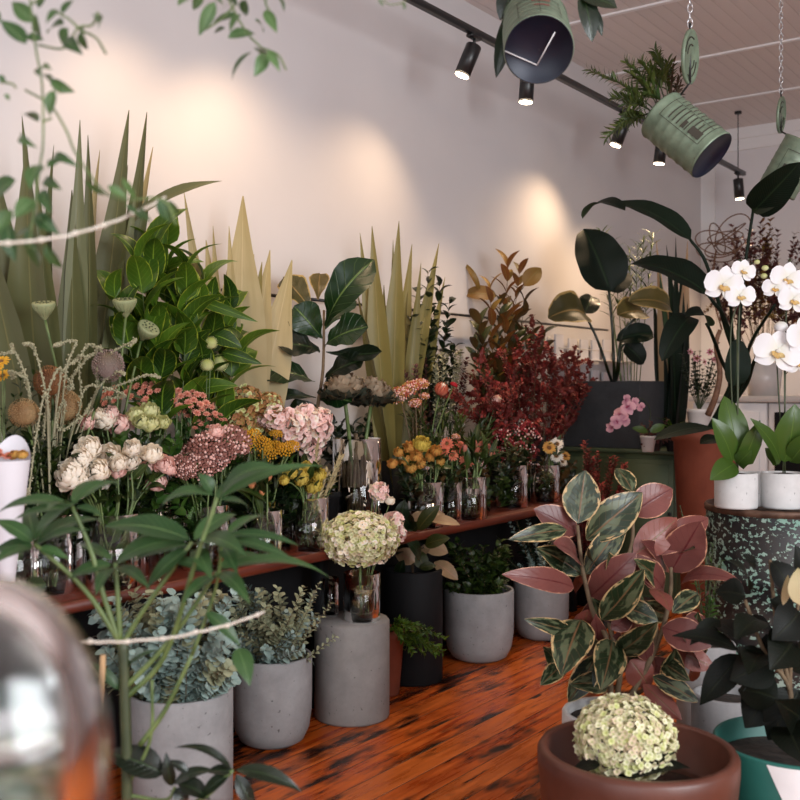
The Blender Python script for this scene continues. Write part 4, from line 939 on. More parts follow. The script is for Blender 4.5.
# white cone of paper at the left edge
c = at(6, 600, 2.55); t = thing('flower_cone', 'white paper cone wrapped around apricot flowers at the left edge', 'bouquet', (c.x, c.y, c.z), None)
c = at(7, 610, 2.55); ax = (Vector((0, 0, 1))+scr(-.02, 0, 0)); mb = MB(); H = 150/F*2.55
seg = 40; v = []; uvs = []
for k in range(9):
    hh = k/8
    for j in range(seg):
        a = 2*PI*j/seg; top = 1+.16*max(0, math.cos(a-2.2))**2; rr = .010+.046*hh*1.0
        v.append((c.x+rr*math.cos(a), c.y+rr*math.sin(a), c.z+H*hh*top))
f = [(k*seg+j, k*seg+(j+1) % seg, (k+1)*seg+(j+1) % seg, (k+1)*seg+j) for k in range(8) for j in range(seg)]
mb.add(v, f); mb.build('paper_cone', M['paper'], t)
for k in range(6): place_bloom('bloom', 'ran_coral' if k % 2 else 'ran_orange', Vector((c.x, c.y, c.z+H*1.03))+Vector((uni(-.03, .03), uni(-.03, .03), uni(-.01, .02))), Vector((0, 0, 1))+TOCAM*.6+rv(.2), .016, t)
t = thing('holder', 'clear glass tube holding the white paper flower cone', 'vase', (c.x, c.y, BZ), None)
mb = MB(); lathe(mb, [(.001, BZ-c.z), (.035, BZ-c.z), (.037, BZ-c.z+.01), (.037, .04), (.033, .04), (.033, BZ-c.z+.012), (.001, BZ-c.z+.01)], c, 28); mb.build('glass', M['glass'], t)
# ================= fiddle leaf =================
d = dX(322, -3.08); c0 = at(322, 500, d); c0 = Vector((c0.x, c0.y, BZ))
t = thing('fiddle_leaf_fig', 'dark green fiddle leaf fig with large veined leaves in front of the lit wall', 'plant', tuple(c0))
put_pot(t, c0, .085, .20, 'taper', M['black'], .03, .01)
ms = MB(); tube(ms, poly([c0+Vector((0, 0, .16)), at(317, 420, d), at(323, 370, d), at(324, 310, d)]), [.011, .006], 8); ms.build('trunk', M['bark'], t)
FI = [((326, 326), (374, 260), 34, -.1, .2, 'obov', 'l_fiddle'), ((312, 312), (283, 278), 26, .05, .1, 'obov', 'l_bananag'), ((318, 300), (320, 274), 18, .1, .1, 'obov', 'l_bananag'), ((322, 338), (294, 306), 30, -.05, .1, 'obov', 'l_fiddle'),
      ((318, 338), (264, 320), 30, 0, .1, 'obov', 'l_kaled'), ((320, 352), (278, 346), 28, -.1, .15, 'obov', 'l_dark'), ((314, 382), (245, 372), 36, -.15, .12, 'obov', 'l_fiddle'), ((324, 346), (368, 327), 34, -.1, .1, 'obov', 'l_fiddle'),
      ((326, 352), (382, 352), 16, -.1, -.08, 'obov', 'l_dark'), ((325, 378), (364, 360), 24, -.05, .1, 'obov', 'l_dark'), ((316, 398), (260, 398), 14, -.05, .1, 'obov', 'l_dark'), ((320, 400), (352, 402), 22, -.1, .1, 'obov', 'l_fiddle'), ((318, 405), (290, 415), 20, 0, .1, 'obov', 'l_dark'), ((324, 330), (352, 298), 22, .1, .1, 'obov', 'l_fiddle'), ((322, 395), (345, 378), 22, .08, .1, 'obov', 'l_dark')]
for a, b, wd, dd, ar, pf, mt in FI:
    mb = MB(); lpx(mb, a, b, wd, d, dd, n=TOCAM+Vector((0, 0, .5))+rv(.15), arch=ar, fold=.25, prof=pf, nu=6, nv=12, wav=.05); mb.build('leaf', M[mt], t)
# ================= tall vase with ornamental kale =================
vs_ka = vase(357, -3.0, .115, .44, 'tall wide glass vase of brown stems under the ornamental kale', water=.5)
lb = ordinals('ornamental kale head with frilly cream and plum leaves', [(350, 0), (374, 0)], 'on the tall vase')
for (x, y, s), l in zip(((345, 394, 30), (371, 398, 30)), lb):
    d = dX(x, -2.98); P = at(x, y, d); S = s/F*d; A = inside(vs_ka); t = thing('ornamental_kale', l, 'plant', tuple(A), None)
    mb = MB(); tube(mb, bez(A, P-Vector((0, 0, .03)), Vector((0, 0, 0))), .009, 7); mb.build('stem', M['stemgreen'], t)
    mi = MB(); mo = MB()
    for k in range(60):
        a = k*2.4; r = math.sqrt(k/60); B = P+Vector((math.cos(a)*r*S, math.sin(a)*r*S, S*(.75-.8*r*r))); leaf(mi if k < 40 else mo, P+V3(.2*S*r, a, -S*.2), B, S*(.35+.35*r), (Vector((0, 0, 1))-V3(.5*r, a, 0)).normalized(), -.1, .1, 'petal', 5, 5, wav=.2)
    mi.build('heart_leaves', M['l_kale'], t); mo.build('outer_leaves', M['l_kaled'], t)
for k in range(9):
    A = inside(vs_ka, q=.9); B = Vector((A.x, A.y, A.z+.42))+rv(.02); mb = MB(); tube(mb, bez(A, B, rv(.01)), .008, 6); t = thing('bare_stem', 'thick brown stem standing inside the tall glass vase', 'stem', tuple(A), 'stems inside the tall vase'); mb.build('stem', M['bark'], t)
vs_fl = vase(368, -3.27, .07, .26, 'black bucket of dark greenery behind the tall glass vase', mat='black', group='black buckets behind the flowers')
vs_fl2 = vase(280, -3.27, .07, .26, 'black bucket of dark greenery below the golden leaves', mat='black', group='black buckets behind the flowers')
for k in range(46):
    vs = vs_fl if k % 2 else vs_fl2; A = inside(vs); x = uni(320, 398) if k % 2 else uni(235, 310); green_stem('greenery_stem', 'dark leafy stem filling the shadowy back of the bench', 'foliage', 'dark greenery at the back of the bench', 'l_dark', A, atX(x, uni(412, 470) if k % 2 else uni(418, 460), -3.22+uni(-.06, .04)), .11, .05, nl=11, t0=.15, nu=3, nv=6)
# ================= orange spray, protea, bush =================
vs_c1 = vase(420, -3.0, .08, .28, 'glass vase behind the orange ranunculus')
bunch('apricot_flat_flower', 'apricot flat-topped flower head', 'flower', 'apricot flat heads', 'flat', [(399, 395, 9), (410, 388, 9), (421, 384, 7), (415, 403, 6), (424, 396, 5)], vs_c1, -3.0, 'above the orange ranunculus', lv=(.06, .01), part='flower_head', sm='bark', nl=8)
d = dX(441, -3.0); cut('protea', 'coral pink protea bloom above the green foliage', 'flower', None, 'protea', at(441, 390, d), vs_c1, 7/F*d, lv=(.07, .015)); d = dX(455, -3.0)
cut('red_flower', 'small crimson flower right of the coral protea', 'flower', None, 'red', at(454, 384, d), vs_c1, 4.5/F*d); d = dX(497, -2.95)
vs_c2 = vase(472, -3.02, .085, .28, 'glass vase behind the pink tulips')
cut('protea', 'pale pink protea bloom at the right of the green foliage', 'flower', None, 'protea_pink', at(497, 402, d), vs_c2, 6.5/F*d, lv=(.07, .015))
for k in range(26):
    vs = vs_c1 if k % 2 else vs_c2; A = inside(vs); B = atX(uni(398, 505), uni(395, 432), -3.02+uni(-.08, .06))
    green_stem('leucadendron_stem', 'green narrow-leaved foliage stem behind the orange and pink flowers', 'foliage', 'narrow-leaved stems behind the orange flowers', ['l_green', 'l_mag', 'l_palm'][k % 3], A, B, .095, .018, nl=16, t0=.4, prof='lance', ang=.55, up=.1, sm='bark', nu=2, nv=6)
# ================= orange ranunculus etc. =================
vs_q1 = vase(424, -2.86, .095, .22, 'glass vase of orange ranunculus left of the pink tulips')
bunch('ranunculus', 'golden orange ranunculus', 'flower', 'orange ranunculus', 'ran_orange', [(408, 448, 7), (422, 443, 8.5, 'ran_yellow'), (404, 459, 7), (416, 456, 7), (431, 455, 7), (440, 461, 5), (420, 463, 6), (411, 467, 6), (392, 463, 5.5), (436, 450, 6), (398, 452, 5)], vs_q1, -2.84, 'in the middle bunch', lv=(.07, .035), face=1.0)
vs_q2 = vase(450, -2.86, .06, .2, 'glass vase of coral flowers left of the pink tulips')
bunch('coral_flower', 'coral red daisy-like flower', 'flower', 'coral flowers', 'ran_coral', [(447, 444, 6), (456, 450, 6.5), (452, 456, 6), (466, 462, 7), (444, 451, 5), (460, 445, 5), (456, 437, 4, 'flat')], vs_q2, -2.84, 'between ranunculus and tulips', lv=(.06, .03), face=1.0)
vs_q3 = vase(470, -2.83, .085, .22, 'glass vase of pink tulips on the bench', water=.75)
bunch('tulip', 'dusty pink tulip bud', 'flower', 'pink tulips', 'tulip', [(464, 448, 4.5), (474, 444, 5), (481, 446, 5), (488, 449, 5), (478, 452, 4.5), (492, 454, 4)], vs_q3, -2.82, 'above the tulip leaves', lv=(.17, .035), lm='l_green', face=.1, nl=5, off=1.1, sr=.005)
# berries, gerberas
vs_e1 = vase(512, -2.92, .09, .24, 'glass vase of pink berries right of the tulips'); vs_e2 = vase(545, -2.9, .09, .22, 'glass vase of cream gerberas at the bench end')
bunch('berry_stem', 'pink berry cluster stem', 'flower', 'pink berry stems', 'berry', [(503, 436, 7), (512, 430, 7), (520, 434, 8), (528, 428, 7), (534, 438, 7), (508, 446, 7), (520, 448, 7), (530, 450, 6), (498, 452, 6), (514, 458, 6), (526, 462, 5), (503, 462, 5)], vs_e1, -2.94, 'right of the pink tulips', lv=(.05, .02), part='berries', lm='l_mag', nl=9)
bunch('gerbera', 'cream and orange gerbera', 'flower', 'gerberas', 'daisy_cream', [(557, 444, 6), (549, 448, 6, 'daisy_orange'), (556, 456, 6.5), (565, 456, 5, 'daisy_orange'), (562, 462, 5)], vs_e2, -2.9, 'at the right end of the bench', lv=(.07, .03), face=1.4)
for k in range(90):
    vs = [vs_e1, vs_e2, vs_q1, vs_q3, vs_q2][k % 5]; A = inside(vs); p = {0: (uni(492, 535), uni(440, 490)), 1: (uni(535, 575), uni(455, 495)), 2: (uni(395, 445), uni(462, 492)), 3: (uni(458, 495), uni(462, 492)), 4: (uni(440, 465), uni(462, 490))}[k % 5]
    green_stem('greenery_stem', 'leafy green filler stem among the vases on the right half of the bench', 'foliage', 'filler greenery on the right half of the bench', ['l_green', 'l_dark', 'l_mag'][k % 3], A, atX(p[0], p[1], -2.9+uni(-.06, .06)), .075, .038, nl=11, t0=.1, nu=3, nv=6)
# dried grey-white sprigs
vs_dr = vase(440, -3.22, .07, .34, 'black bucket of dried sprigs', mat='black', group='black buckets behind the flowers')
for k in range(14):
    white = k % 2; A = inside(vs_dr); B = atX(uni(430, 465) if white else uni(400, 470), uni(350, 368) if white else uni(358, 385), -3.15+uni(-.05, .05))
    green_stem('dried_sprig', ('grey-white' if white else 'dull purple')+' dried sprig below the dark bronze foliage', 'foliage', 'dried sprigs', 'l_grey' if white else 'l_burgd', A, B, .03, .018, nl=26, t0=.55, taper=0)
# ================= dark leafy clump and magnolia =================
vs_d1 = vase(425, -3.26, .08, .40, 'black bucket behind the light flax leaves', mat='black', group='black buckets behind the flowers')
DP = [(418, 290), (428, 270), (440, 282), (450, 300), (412, 320), (432, 310), (447, 325), (455, 345), (425, 340)]
for p, l in zip(DP, ordinals('dark leafy stem', DP, 'behind the light flax leaves')):
    A = inside(vs_d1); green_stem('dark_leafy_stem', l, 'foliage', 'dark stems behind the flax', 'l_dark', A, atX(p[0], p[1], -3.24+uni(-.05, .05)), .12, .055, nl=16, t0=.4, nu=3, nv=6, sm='bark', arch=.15, up=0)
vs_d2 = vase(498, -3.18, .09, .42, 'black bucket holding the bronze magnolia branches', mat='black', group='black buckets behind the flowers')
MP = [(508, 262), (520, 268), (490, 285), (500, 300), (525, 300), (515, 320), (480, 320), (500, 345), (530, 340), (545, 330), (475, 345), (490, 365)]
for i, (p, l) in enumerate(zip(MP, ordinals('magnolia branch with bronze and green leaves', MP, 'standing above the burgundy foliage'))):
    A = inside(vs_d2); green_stem('magnolia_branch', l, 'foliage', 'magnolia branches', 'l_magb' if i in (0, 1, 2) else 'l_mag', A, atX(p[0], p[1], -3.12+uni(-.06, .05)), .14, .055, nl=9, t0=.5, nu=3, nv=8, sm='bark', sr=.004, ang=.7, up=-.1, arch=.1, taper=.15, fold=.35)
t = thing('magnolia_branch', 'magnolia branch with one lone amber leaf on the right', 'foliage', tuple(inside(vs_d2)), None); d = dX(525, -3.1); mb = MB()
lpx(mb, (524, 286), (541, 268), 14, d, .02, arch=.08, fold=.2); lpx(mb, (480, 292), (463, 262), 5, d, 0, arch=.2); lpx(mb, (497, 296), (463, 294), 13, d, 0, arch=.1); mb.build('leaves', M['l_magb'], t)
mb = MB(); tube(mb, poly([inside(vs_d2), at(505, 400, d), at(512, 310, d), at(524, 286, d)]), .003, 5); mb.build('stem', M['bark'], t)
# ================= burgundy smoke bush =================
vs_s1 = vase(530, -3.08, .10, .38, 'black bucket holding the burgundy smoke bush branches', mat='black', group='black buckets behind the flowers')
SB = []
for k in range(40):
    a = k*2.4; r = math.sqrt((k+.5)/40); SB.append((522+70*r*math.cos(a)+uni(-4, 4), 388+50*r*math.sin(a)+uni(-4, 4)))
SB += [(533, 322), (538, 335), (552, 348), (562, 352), (580, 352), (592, 362), (596, 378), (585, 385), (575, 345), (528, 340)]
for k, p in enumerate(SB):
    A = inside(vs_s1); X = -3.05+uni(-.16, .16); B = atX(p[0], p[1], X); ml = MB(); ms = MB(); t = thing('smoke_bush_branch', 'burgundy smoke bush branch in the dense red mass at the centre', 'foliage', tuple(A), 'burgundy smoke bush branches')
    spray(ml, ms, A, B, .028, .020, nl=18, t0=.62, sr=.003, taper=.1, nu=2, nv=4, prof='round')
    n = 6
    for j in range(n):
        M0 = A.lerp(B, .7+.3*j/n); E = M0+(Vector((0, 0, .5))+rv(.8)).normalized()*uni(.06, .15); spray(ml, ms, M0, E, .026, .019, nl=12, t0=.15, sr=.0015, taper=.1, nu=2, nv=4, prof='round')
    ms.build('stem', M['bark'], t); ml.build('leaves', M['l_burg'], t)
# red foliage at the bench end, in a bucket on the floor
p = atX(590, 560, -2.92); p.z = 0
t0_ = thing('bucket', 'black bucket of dark red foliage standing past the end of the bench', 'bucket', tuple(p), None); mb = MB(); lathe(mb, [(.001, 0), (.10, 0), (.13, .45), (.125, .45), (.1, .02), (.001, .02)], p, 32); mb.build('body', M['black'], t0_)
vs_am = (p, .13, .45)
for k in range(26):
    q = (uni(565, 628), uni(452, 508)) if k > 3 else (587+uni(-3, 3), 442+k*7); A = inside(vs_am); B = at(q[0], q[1], 6.3+uni(-.15, .15))
    ml = MB(); ms = MB(); t = thing('red_foliage_stem', 'dark red leafy stem behind the variegated rubber plant', 'foliage', tuple(A), 'dark red stems past the bench end')
    spray(ml, ms, A, B, .035, .022, nl=40, t0=.5, sr=.003, taper=.1, nu=2, nv=4); ms.build('stem', M['bark'], t); ml.build('leaves', M['l_burg'], t)

# ================= plinth vase, hydrangea =================
v1 = vase(362, None, .078, .20, 'glass vase of hydrangea on the concrete plinth', water=.7, d=4.34, z=.415, group=None)
v2 = vase(330, None, .040, .16, 'empty clear glass jar on the left of the plinth top', water=0, d=4.44, z=.415, group=None)
cut('hydrangea', 'large pale green hydrangea head in the glass vase on the concrete plinth', 'flower', None, 'hyd', at(360, 539, 4.3), v1, 38/F*4.3, axis=Vector((0, 0, 1))+TOCAM*.2, sr=.006, off=.5, s2=31/F*4.3)
d = 4.45
for p, l, ms_ in (((392, 524, 11), 'pale pink blossom cluster peeping out right of the hydrangea head', 'stock'), ((398, 534, 8), 'small pale pink blossom cluster beside the hydrangea, lower right', 'stock'), ((379, 492, 9), 'cream flower cluster on a thin stem above the hydrangea', 'stock'), ((390, 500, 6), 'small cream flower just above the hydrangea, right', 'rose_white'), ((374, 488, 6), 'small cream bud above the hydrangea, left', 'rose_white')):
    cut('blossom_stem', l, 'flower', None, ms_, at(p[0], p[1], d), v1, p[2]/F*d, sr=.002)
# ================= black pot with rubber plant =================
t = thing('potted_rubber_plant', 'tall matte black pot with a taupe-leaved rubber plant', 'plant', tuple(PD)); put_pot(t, PD, .142, .53, 'straight', M['black'], .04)
ms = MB(); d = 4.9
for b in ((400, 500), (412, 520), (425, 530)): tube(ms, poly([PD+Vector((0, 0, .5)), at(412, 555, d), at(b[0], b[1]+15, d)]), .006, 6)
ms.build('stem', M['bark'], t)
for a, b, wd, mt in (((408, 520), (445, 514), 11, 'l_taupe'), ((430, 520), (460, 525), 9, 'l_taupe'), ((402, 522), (405, 500), 12, 'l_dark'), ((424, 547), (448, 553), 15, 'l_taupe'), ((415, 562), (395, 552), 14, 'l_taupe'), ((416, 560), (430, 549), 8, 'l_taupe'),
                   ((434, 562), (458, 580), 12, 'l_taupe'), ((410, 535), (420, 525), 12, 'l_mag'), ((398, 540), (422, 536), 12, 'l_mag'), ((405, 545), (388, 530), 12, 'l_mag'), ((415, 545), (412, 528), 10, 'l_mag'), ((420, 568), (436, 566), 8, 'l_mag'), ((404, 560), (398, 578), 9, 'l_dark'), ((412, 530), (398, 512), 12, 'l_dark'), ((418, 530), (440, 505), 12, 'l_mag'), ((410, 548), (380, 560), 12, 'l_dark'), ((425, 545), (450, 538), 11, 'l_mag'), ((405, 525), (385, 515), 12, 'l_mag'), ((420, 560), (405, 540), 14, 'l_dark'), ((425, 570), (415, 550), 12, 'l_mag'), ((420, 540), (440, 535), 12, 'l_dark')):
    mb = MB(); lpx(mb, a, b, wd, d+uni(-.12, .08), uni(-.1, .05), n=TOCAM+Vector((0, 0, .8))+rv(.2), arch=.1, fold=.2, prof='ell', nu=4, nv=9); mb.build('leaf', M[mt], t)
# wood-brown pot with ruscus, behind the plinth
c = floor_c(386, 4.68); t = thing('potted_ruscus', 'small terracotta pot of ruscus half hidden behind the concrete plinth', 'plant', tuple(c)); put_pot(t, c, .085, .30, 'taper', M['terra'], .03, .01)
ml = MB(); ms = MB()
for k in range(14): B = at(uni(398, 445), uni(612, 655), 4.62+uni(-.15, .1)); spray(ml, ms, c+Vector((0, 0, .27)), B, .05, .018, nl=12, t0=.35, sag=Vector((0, 0, .03)), sr=.002, ang=.7)
ms.build('stem', M['stemgreen'], t); ml.build('leaves', M['l_lime'], t)
# ================= grey pots E and F =================
t = thing('potted_green_plant', 'rounded grey concrete pot with a leafy green plant, in front of the bench', 'plant', tuple(PE)); put_pot(t, PE, .180, .36, 'round', M['concrete'], .04)
ml = MB(); ms = MB()
for k in range(26): B = at(uni(444, 512), uni(540, 588), 5.28+uni(-.15, .12)); spray(ml, ms, PE+Vector((uni(-.06, .06), uni(-.06, .06), .32)), B, .075, .052, nl=9, t0=.25, sr=.0025, nu=3, nv=6, prof='ovate', ang=.9)
ms.build('stem', M['bark'], t); ml.build('leaves', M['l_green'], t)
t = thing('planter', 'rounded grey concrete planter, last in the floor row, behind a pink leaf', 'planter', tuple(PF)); put_pot(t, PF, .155, .34, 'round', M['concrete'], .04)
vs_PF = (PF+Vector((0, 0, .04)), .13, .30)
for k in range(22):
    A = inside(vs_PF, .25); B = at(uni(505, 572), uni(512, 590), 5.75+uni(-.15, .1)); green_stem('gum_stem', 'dark blue-green gum stem in the far right concrete planter', 'foliage', 'gum stems in the far planter', 'l_euc' if k % 4 == 0 else 'l_dark', A, B, .045, .028, nl=16, t0=.2, sm='bark')
# ================= gum stems in planters A and B =================
def gums(c, r, h, region, dd, n, mats, label, group, L, W, fn):
    vs = (c+Vector((0, 0, h-.12)), r*.9, .12)
    for k in range(n):
        A = inside(vs, .02, .85); q = fn(); B = at(q[0], q[1], dd+uni(-.16, .14)); mid = Vector((uni(-.02, .02), uni(-.02, .02), .02))
        green_stem('gum_stem', label, 'foliage', group, mats[k % len(mats)], A, B, L*1.12, W*1.25, nl=20, t0=.12, sag=mid, sm='bark', sr=.002, prof='round', ang=1.15, nu=2, nv=5, taper=.35, up=.4, arch=.05, fold=.15)
def regA(): a = R.random(); return (uni(84, 238), uni(590, 640) if a < .6 else uni(640, 690))
gums(PA, .165, .40, None, 3.36, 92, ['l_euc', 'l_euc', 'l_euc2'], 'blue-grey gum stem in the nearest concrete planter', 'gum stems in the nearest planter', .042, .036, regA)
def regB(): a = R.random(); return (uni(205, 318), uni(585, 625) if a < .6 else uni(620, 660))
gums(PBp, .148, .345, None, 4.02, 80, ['l_euc2', 'l_euc2', 'l_euc'], 'grey-green small-leaved gum stem in the rounded planter left of the plinth', 'gum stems in the rounded planter', .034, .022, regB)
for p, l in (((118, 566), 'upright sprig of round silvery gum leaves against the red bench'), ((158, 572), 'slanting silvery gum sprig against the red bench'), ((320, 582), 'gum sprig reaching right in front of the bench, upper'), ((332, 602), 'gum sprig reaching right towards the plinth, middle'), ((336, 636), 'gum sprig reaching right over the plinth edge, lower')):
    left = p[0] < 200; c = PA if left else PBp; h = .40 if left else .345; A = c+Vector((uni(-.05, .05), uni(-.05, .05), h-.1)); B = at(p[0], p[1], 3.3 if left else 3.95)
    green_stem('gum_stem', l, 'foliage', None, 'l_euc2', A, B, .034, .018, nl=16, t0=.3, sm='bark', sr=.0018, prof='round', ang=1.2, taper=.5)
# ================= variegated rubber plant =================
PT = floor_c(612, 3.42); t = thing('variegated_rubber_plant', 'pink and cream variegated rubber plant in a white pot', 'plant', tuple(PT)); put_pot(t, PT, .165, .32, 'straight', M['whitepot'], .03)
def z8(p): return (500+p[0]/3.077, 460+p[1]/3.077)
ms = MB(); D = 3.42; base = PT+Vector((0, 0, .28))
def stm(pts, r=(.011, .006)): tube(ms, poly([base]+[at(*z8(q), D) for q in pts]), list(r), 8)
stm([(330, 560), (290, 480), (255, 340), (238, 200)]); stm([(440, 660), (500, 520), (525, 400), (526, 330)]); stm([(370, 640), (340, 520), (330, 420), (400, 280), (410, 170)]); stm([(450, 640), (480, 500), (430, 430)]); ms.build('stem', M['bark'], t)
TK = [((240, 195), (262, 32), 104, 'v', 0, .0), ((408, 98), (358, 26), 56, 'v', .06, .08), ((238, 225), (103, 150), 84, 'p', -.02, .06), ((205, 215), (26, 245), 50, 'v', -.15, .1), ((266, 245), (438, 100), 104, 'v', .02, .12), ((404, 165), (530, 88), 96, 'p', .05, .1),
      ((262, 352), (390, 180), 76, 'v', 0, .05), ((242, 318), (163, 256), 78, 'p', -.12, .1), ((410, 295), (545, 178), 92, 't', .03, .1), ((525, 345), (618, 188), 116, 'p', -.05, .0), ((470, 290), (640, 178), 80, 'p', .12, .1), ((278, 420), (420, 285), 96, 'p', -.05, .12), ((500, 395), (400, 290), 70, 'p', -.02, .12),
      ((312, 492), (444, 335), 84, 'v', -.16, .06), ((228, 392), (6, 352), 66, 'p', -.2, .12), ((556, 384), (744, 376), 52, 'p', -.2, .18), ((252, 352), (163, 292), 62, 'v', .05, .08), ((250, 492), (188, 664), 112, 'v', -.22, .1), ((345, 555), (310, 708), 92, 'v', -.22, .08), ((362, 592), (486, 498), 72, 'v', -.2, .08),
      ((218, 528), (74, 490), 44, 'v', -.15, .12), ((188, 635), (124, 694), 52, 'v', -.1, .1), ((500, 515), (650, 575), 92, 'p', -.1, .1), ((470, 395), (522, 466), 56, 't', -.2, .1), ((378, 450), (486, 496), 66, 'v', -.05, .1), ((500, 622), (585, 680), 54, 'v', -.12, .1), ((470, 665), (610, 745), 56, 'v', -.1, .1),
      ((400, 615), (462, 700), 84, 't', 0, .1), ((330, 690), (212, 690), 62, 'v', -.12, .1), ((540, 590), (660, 640), 66, 't', 0, .1), ((440, 690), (560, 800), 56, 't', -.1, .1), ((340, 520), (400, 470), 60, 'p', .05, .1), ((420, 520), (455, 620), 60, 'p', .0, .1), ((360, 470), (440, 420), 66, 'v', .05, .1), ((530, 470), (610, 410), 60, 'v', .1, .1), ((270, 460), (250, 520), 60, 't', .08, .1),
      ((300, 300), (250, 380), 60, 't', .1, .1), ((440, 350), (500, 300), 76, 't', .15, .1), ((330, 640), (250, 660), 60, 'v', .05, .1), ((430, 470), (400, 560), 80, 't', .1, .1), ((560, 520), (640, 500), 70, 'p', .1, .1), ((470, 600), (420, 640), 80, 't', .1, .1), ((300, 600), (210, 745), 70, 'v', -.05, .1), ((520, 540), (590, 620), 70, 't', .05, .1)]
mm = {'v': 'l_tin', 'p': 'l_tinp', 't': 'l_tin'}
for a, b, wd, k, dd, ar in TK:
    mb = MB(); n = TOCAM+Vector((0, 0, .35))+rv(.18)
    if k == 't': n = -n; ar = -ar
    lpx(mb, z8(a), z8(b), wd/3.077, D, dd, n=n, arch=ar, fold=.16, prof='ell', nu=6, nv=12, wav=.015, d0=uni(-.04, .04), ws=1.12); mb.build('leaf', M[mm[k]], t)
for k in range(26):
    mb = MB(); q = (uni(190, 640), uni(330, 720)); an = uni(-2.8, -.3); l = uni(90, 140); lpx(mb, z8(q), z8((q[0]+l*math.cos(an), q[1]+l*math.sin(an))), uni(60, 84)/3.077, D, uni(-.1, .1), n=TOCAM+Vector((0, 0, .35))+rv(.4), arch=.1, fold=.2, prof='ell', nu=5, nv=10, d0=uni(.1, .2), ws=1.0); mb.build('leaf', M['l_tin' if k % 3 else 'l_tinp'], t)
# fern peeping out between rubber plant and drum
c = floor_c(706, 3.95); t = thing('potted_fern', 'green fern between the variegated rubber plant and the drum', 'plant', tuple(c)); put_pot(t, c, .11, .42, 'straight', M['concrete'], .03)
ml = MB(); ms = MB()
for q in ((705, 515), (714, 540), (690, 530), (712, 600), (700, 640), (718, 625), (680, 505), (722, 560)): spray(ml, ms, c+Vector((0, 0, .39)), at(q[0], q[1], 3.9), .05, .012, nl=18, t0=.2, sag=Vector((0, 0, .04)), ang=1.2, taper=.7)
ms.build('stem', M['stemdark'], t); ml.build('leaves', M['l_fern'], t)
# ================= bowl with hydrangea =================
c = floor_c(637, 2.72); t = thing('clay_bowl', 'wide brown clay bowl in the foreground', 'bowl', tuple(c)); put_pot(t, c, .262, .445, 'bowl', M['terra2'], None, .028, 'bowl', 96)
mb = MB(); lathe(mb, [(.001, .33), (.222, .328)], c, 48); mb.build('water', M['water'], t); mb = MB(); lathe(mb, [(.001, .29), (.224, .288)], c, 48); mb.build('soil', M['soil'], t)
P = at(625, 738, 2.72); base = Vector((P.x, P.y, .345)); t = thing('hydrangea', 'large green and pink hydrangea head resting in the clay bowl', 'flower', tuple(base), None)
place_bloom('bloom', 'hyd2', P, Vector((0, 0, 1))+TOCAM*.45+scr(-.1, 0, 0), 49/F*2.72, t, .3, 42/F*2.72); mb = MB(); tube(mb, [P-Vector((0, 0, .05)), base+scr(.05, 0, .03)], .006, 6); mb.build('stem', M['stemgreen'], t)
ml = MB()
for a, b, wd in (((618, 776), (690, 768), 26), ((600, 765), (572, 772), 18), ((640, 772), (676, 752), 14)): lpx(ml, a, b, wd, 2.62, .02, n=Vector((0, 0, 1))+TOCAM*.3, arch=.1, fold=.2, prof='ovate', nu=5, nv=10)
ml.build('leaves', M['l_vdark'], t)
# grey pots at the foot of the drum
c = floor_c(690, 3.02); t = thing('planter', 'dark grey planter between the clay bowl and the teal pot', 'planter', tuple(c)); put_pot(t, c, .10, .36, 'straight', M['slate'], .03)
c = floor_c(728, 3.45); t = thing('planter', 'pale concrete planter behind the teal pot', 'planter', tuple(c)); put_pot(t, c, .12, .37, 'straight', M['concrete'], .03)
# ================= teal pot with rubber plant =================
c = floor_c(796, 2.85); r = .222; h = .42; t = thing('potted_dark_rubber_plant', 'teal pot with white painted triangles holding a blackish rubber plant', 'plant', tuple(c)); pot = put_pot(t, c, r, h, 'straight', M['teal'], .06, .012)
mb = MB(); a0 = math.atan2(-c.y, -c.x)
for k in range(6):
    ac = a0-.06+k*2*PI/6; hw = .27; n = 8; v = []
    for i in range(n+1):
        x = -1+2*i/n; a = ac+x*hw; zt = h-.007; zb = zt-.125*(1-abs(x)); q = r+.0012
        v += [(c.x+q*math.cos(a), c.y+q*math.sin(a), zt), (c.x+q*math.cos(a), c.y+q*math.sin(a), zb)]
    mb = MB(); mb.add(v, [(2*i, 2*i+1, 2*i+3, 2*i+2) for i in range(n)]); sub(mb, 'white_triangle', M['whitepaint'], pot, t)

ms = MB(); D = 2.85
for q in ((770, 560), (745, 600), (800, 590), (778, 640)): tube(ms, poly([c+Vector((0, 0, .36)), at(790, 690, D), at((q[0]+785)/2, (q[1]+690)/2+8, D), at(q[0], q[1], D)]), [.008, .005], 6)
ms.build('stem', M['bark'], t)
for a, b, wd in (((745, 596), (716, 592), 30), ((748, 590), (727, 560), 18), ((770, 600), (790, 640), 40), ((800, 612), (772, 640), 38), ((738, 650), (672, 636), 22), ((742, 655), (700, 705), 30), ((770, 660), (730, 680), 42), ((778, 700), (738, 690), 44), ((800, 690), (768, 740), 44), ((775, 640), (742, 620), 30), ((790, 590), (770, 560), 28), ((805, 580), (795, 545), 24), ((760, 640), (795, 660), 40), ((790, 670), (830, 680), 44), ((770, 690), (745, 728), 40), ((785, 720), (805, 765), 36), ((720, 620), (690, 645), 18), ((740, 640), (712, 622), 24), ((760, 620), (735, 640), 30), ((755, 570), (742, 555), 16), ((795, 640), (770, 670), 44), ((800, 720), (775, 700), 40), ((765, 655), (748, 675), 36), ((800, 660), (812, 620), 36)):
    mb = MB(); lpx(mb, a, b, wd, D, uni(-.15, .1), n=TOCAM*.8+Vector((0, 0, .8))+rv(.3), arch=.1, fold=.25, prof='lance', nu=5, nv=10, d0=uni(-.06, .06), ws=1.05); mb.build('leaf', M['l_vdark'], t)
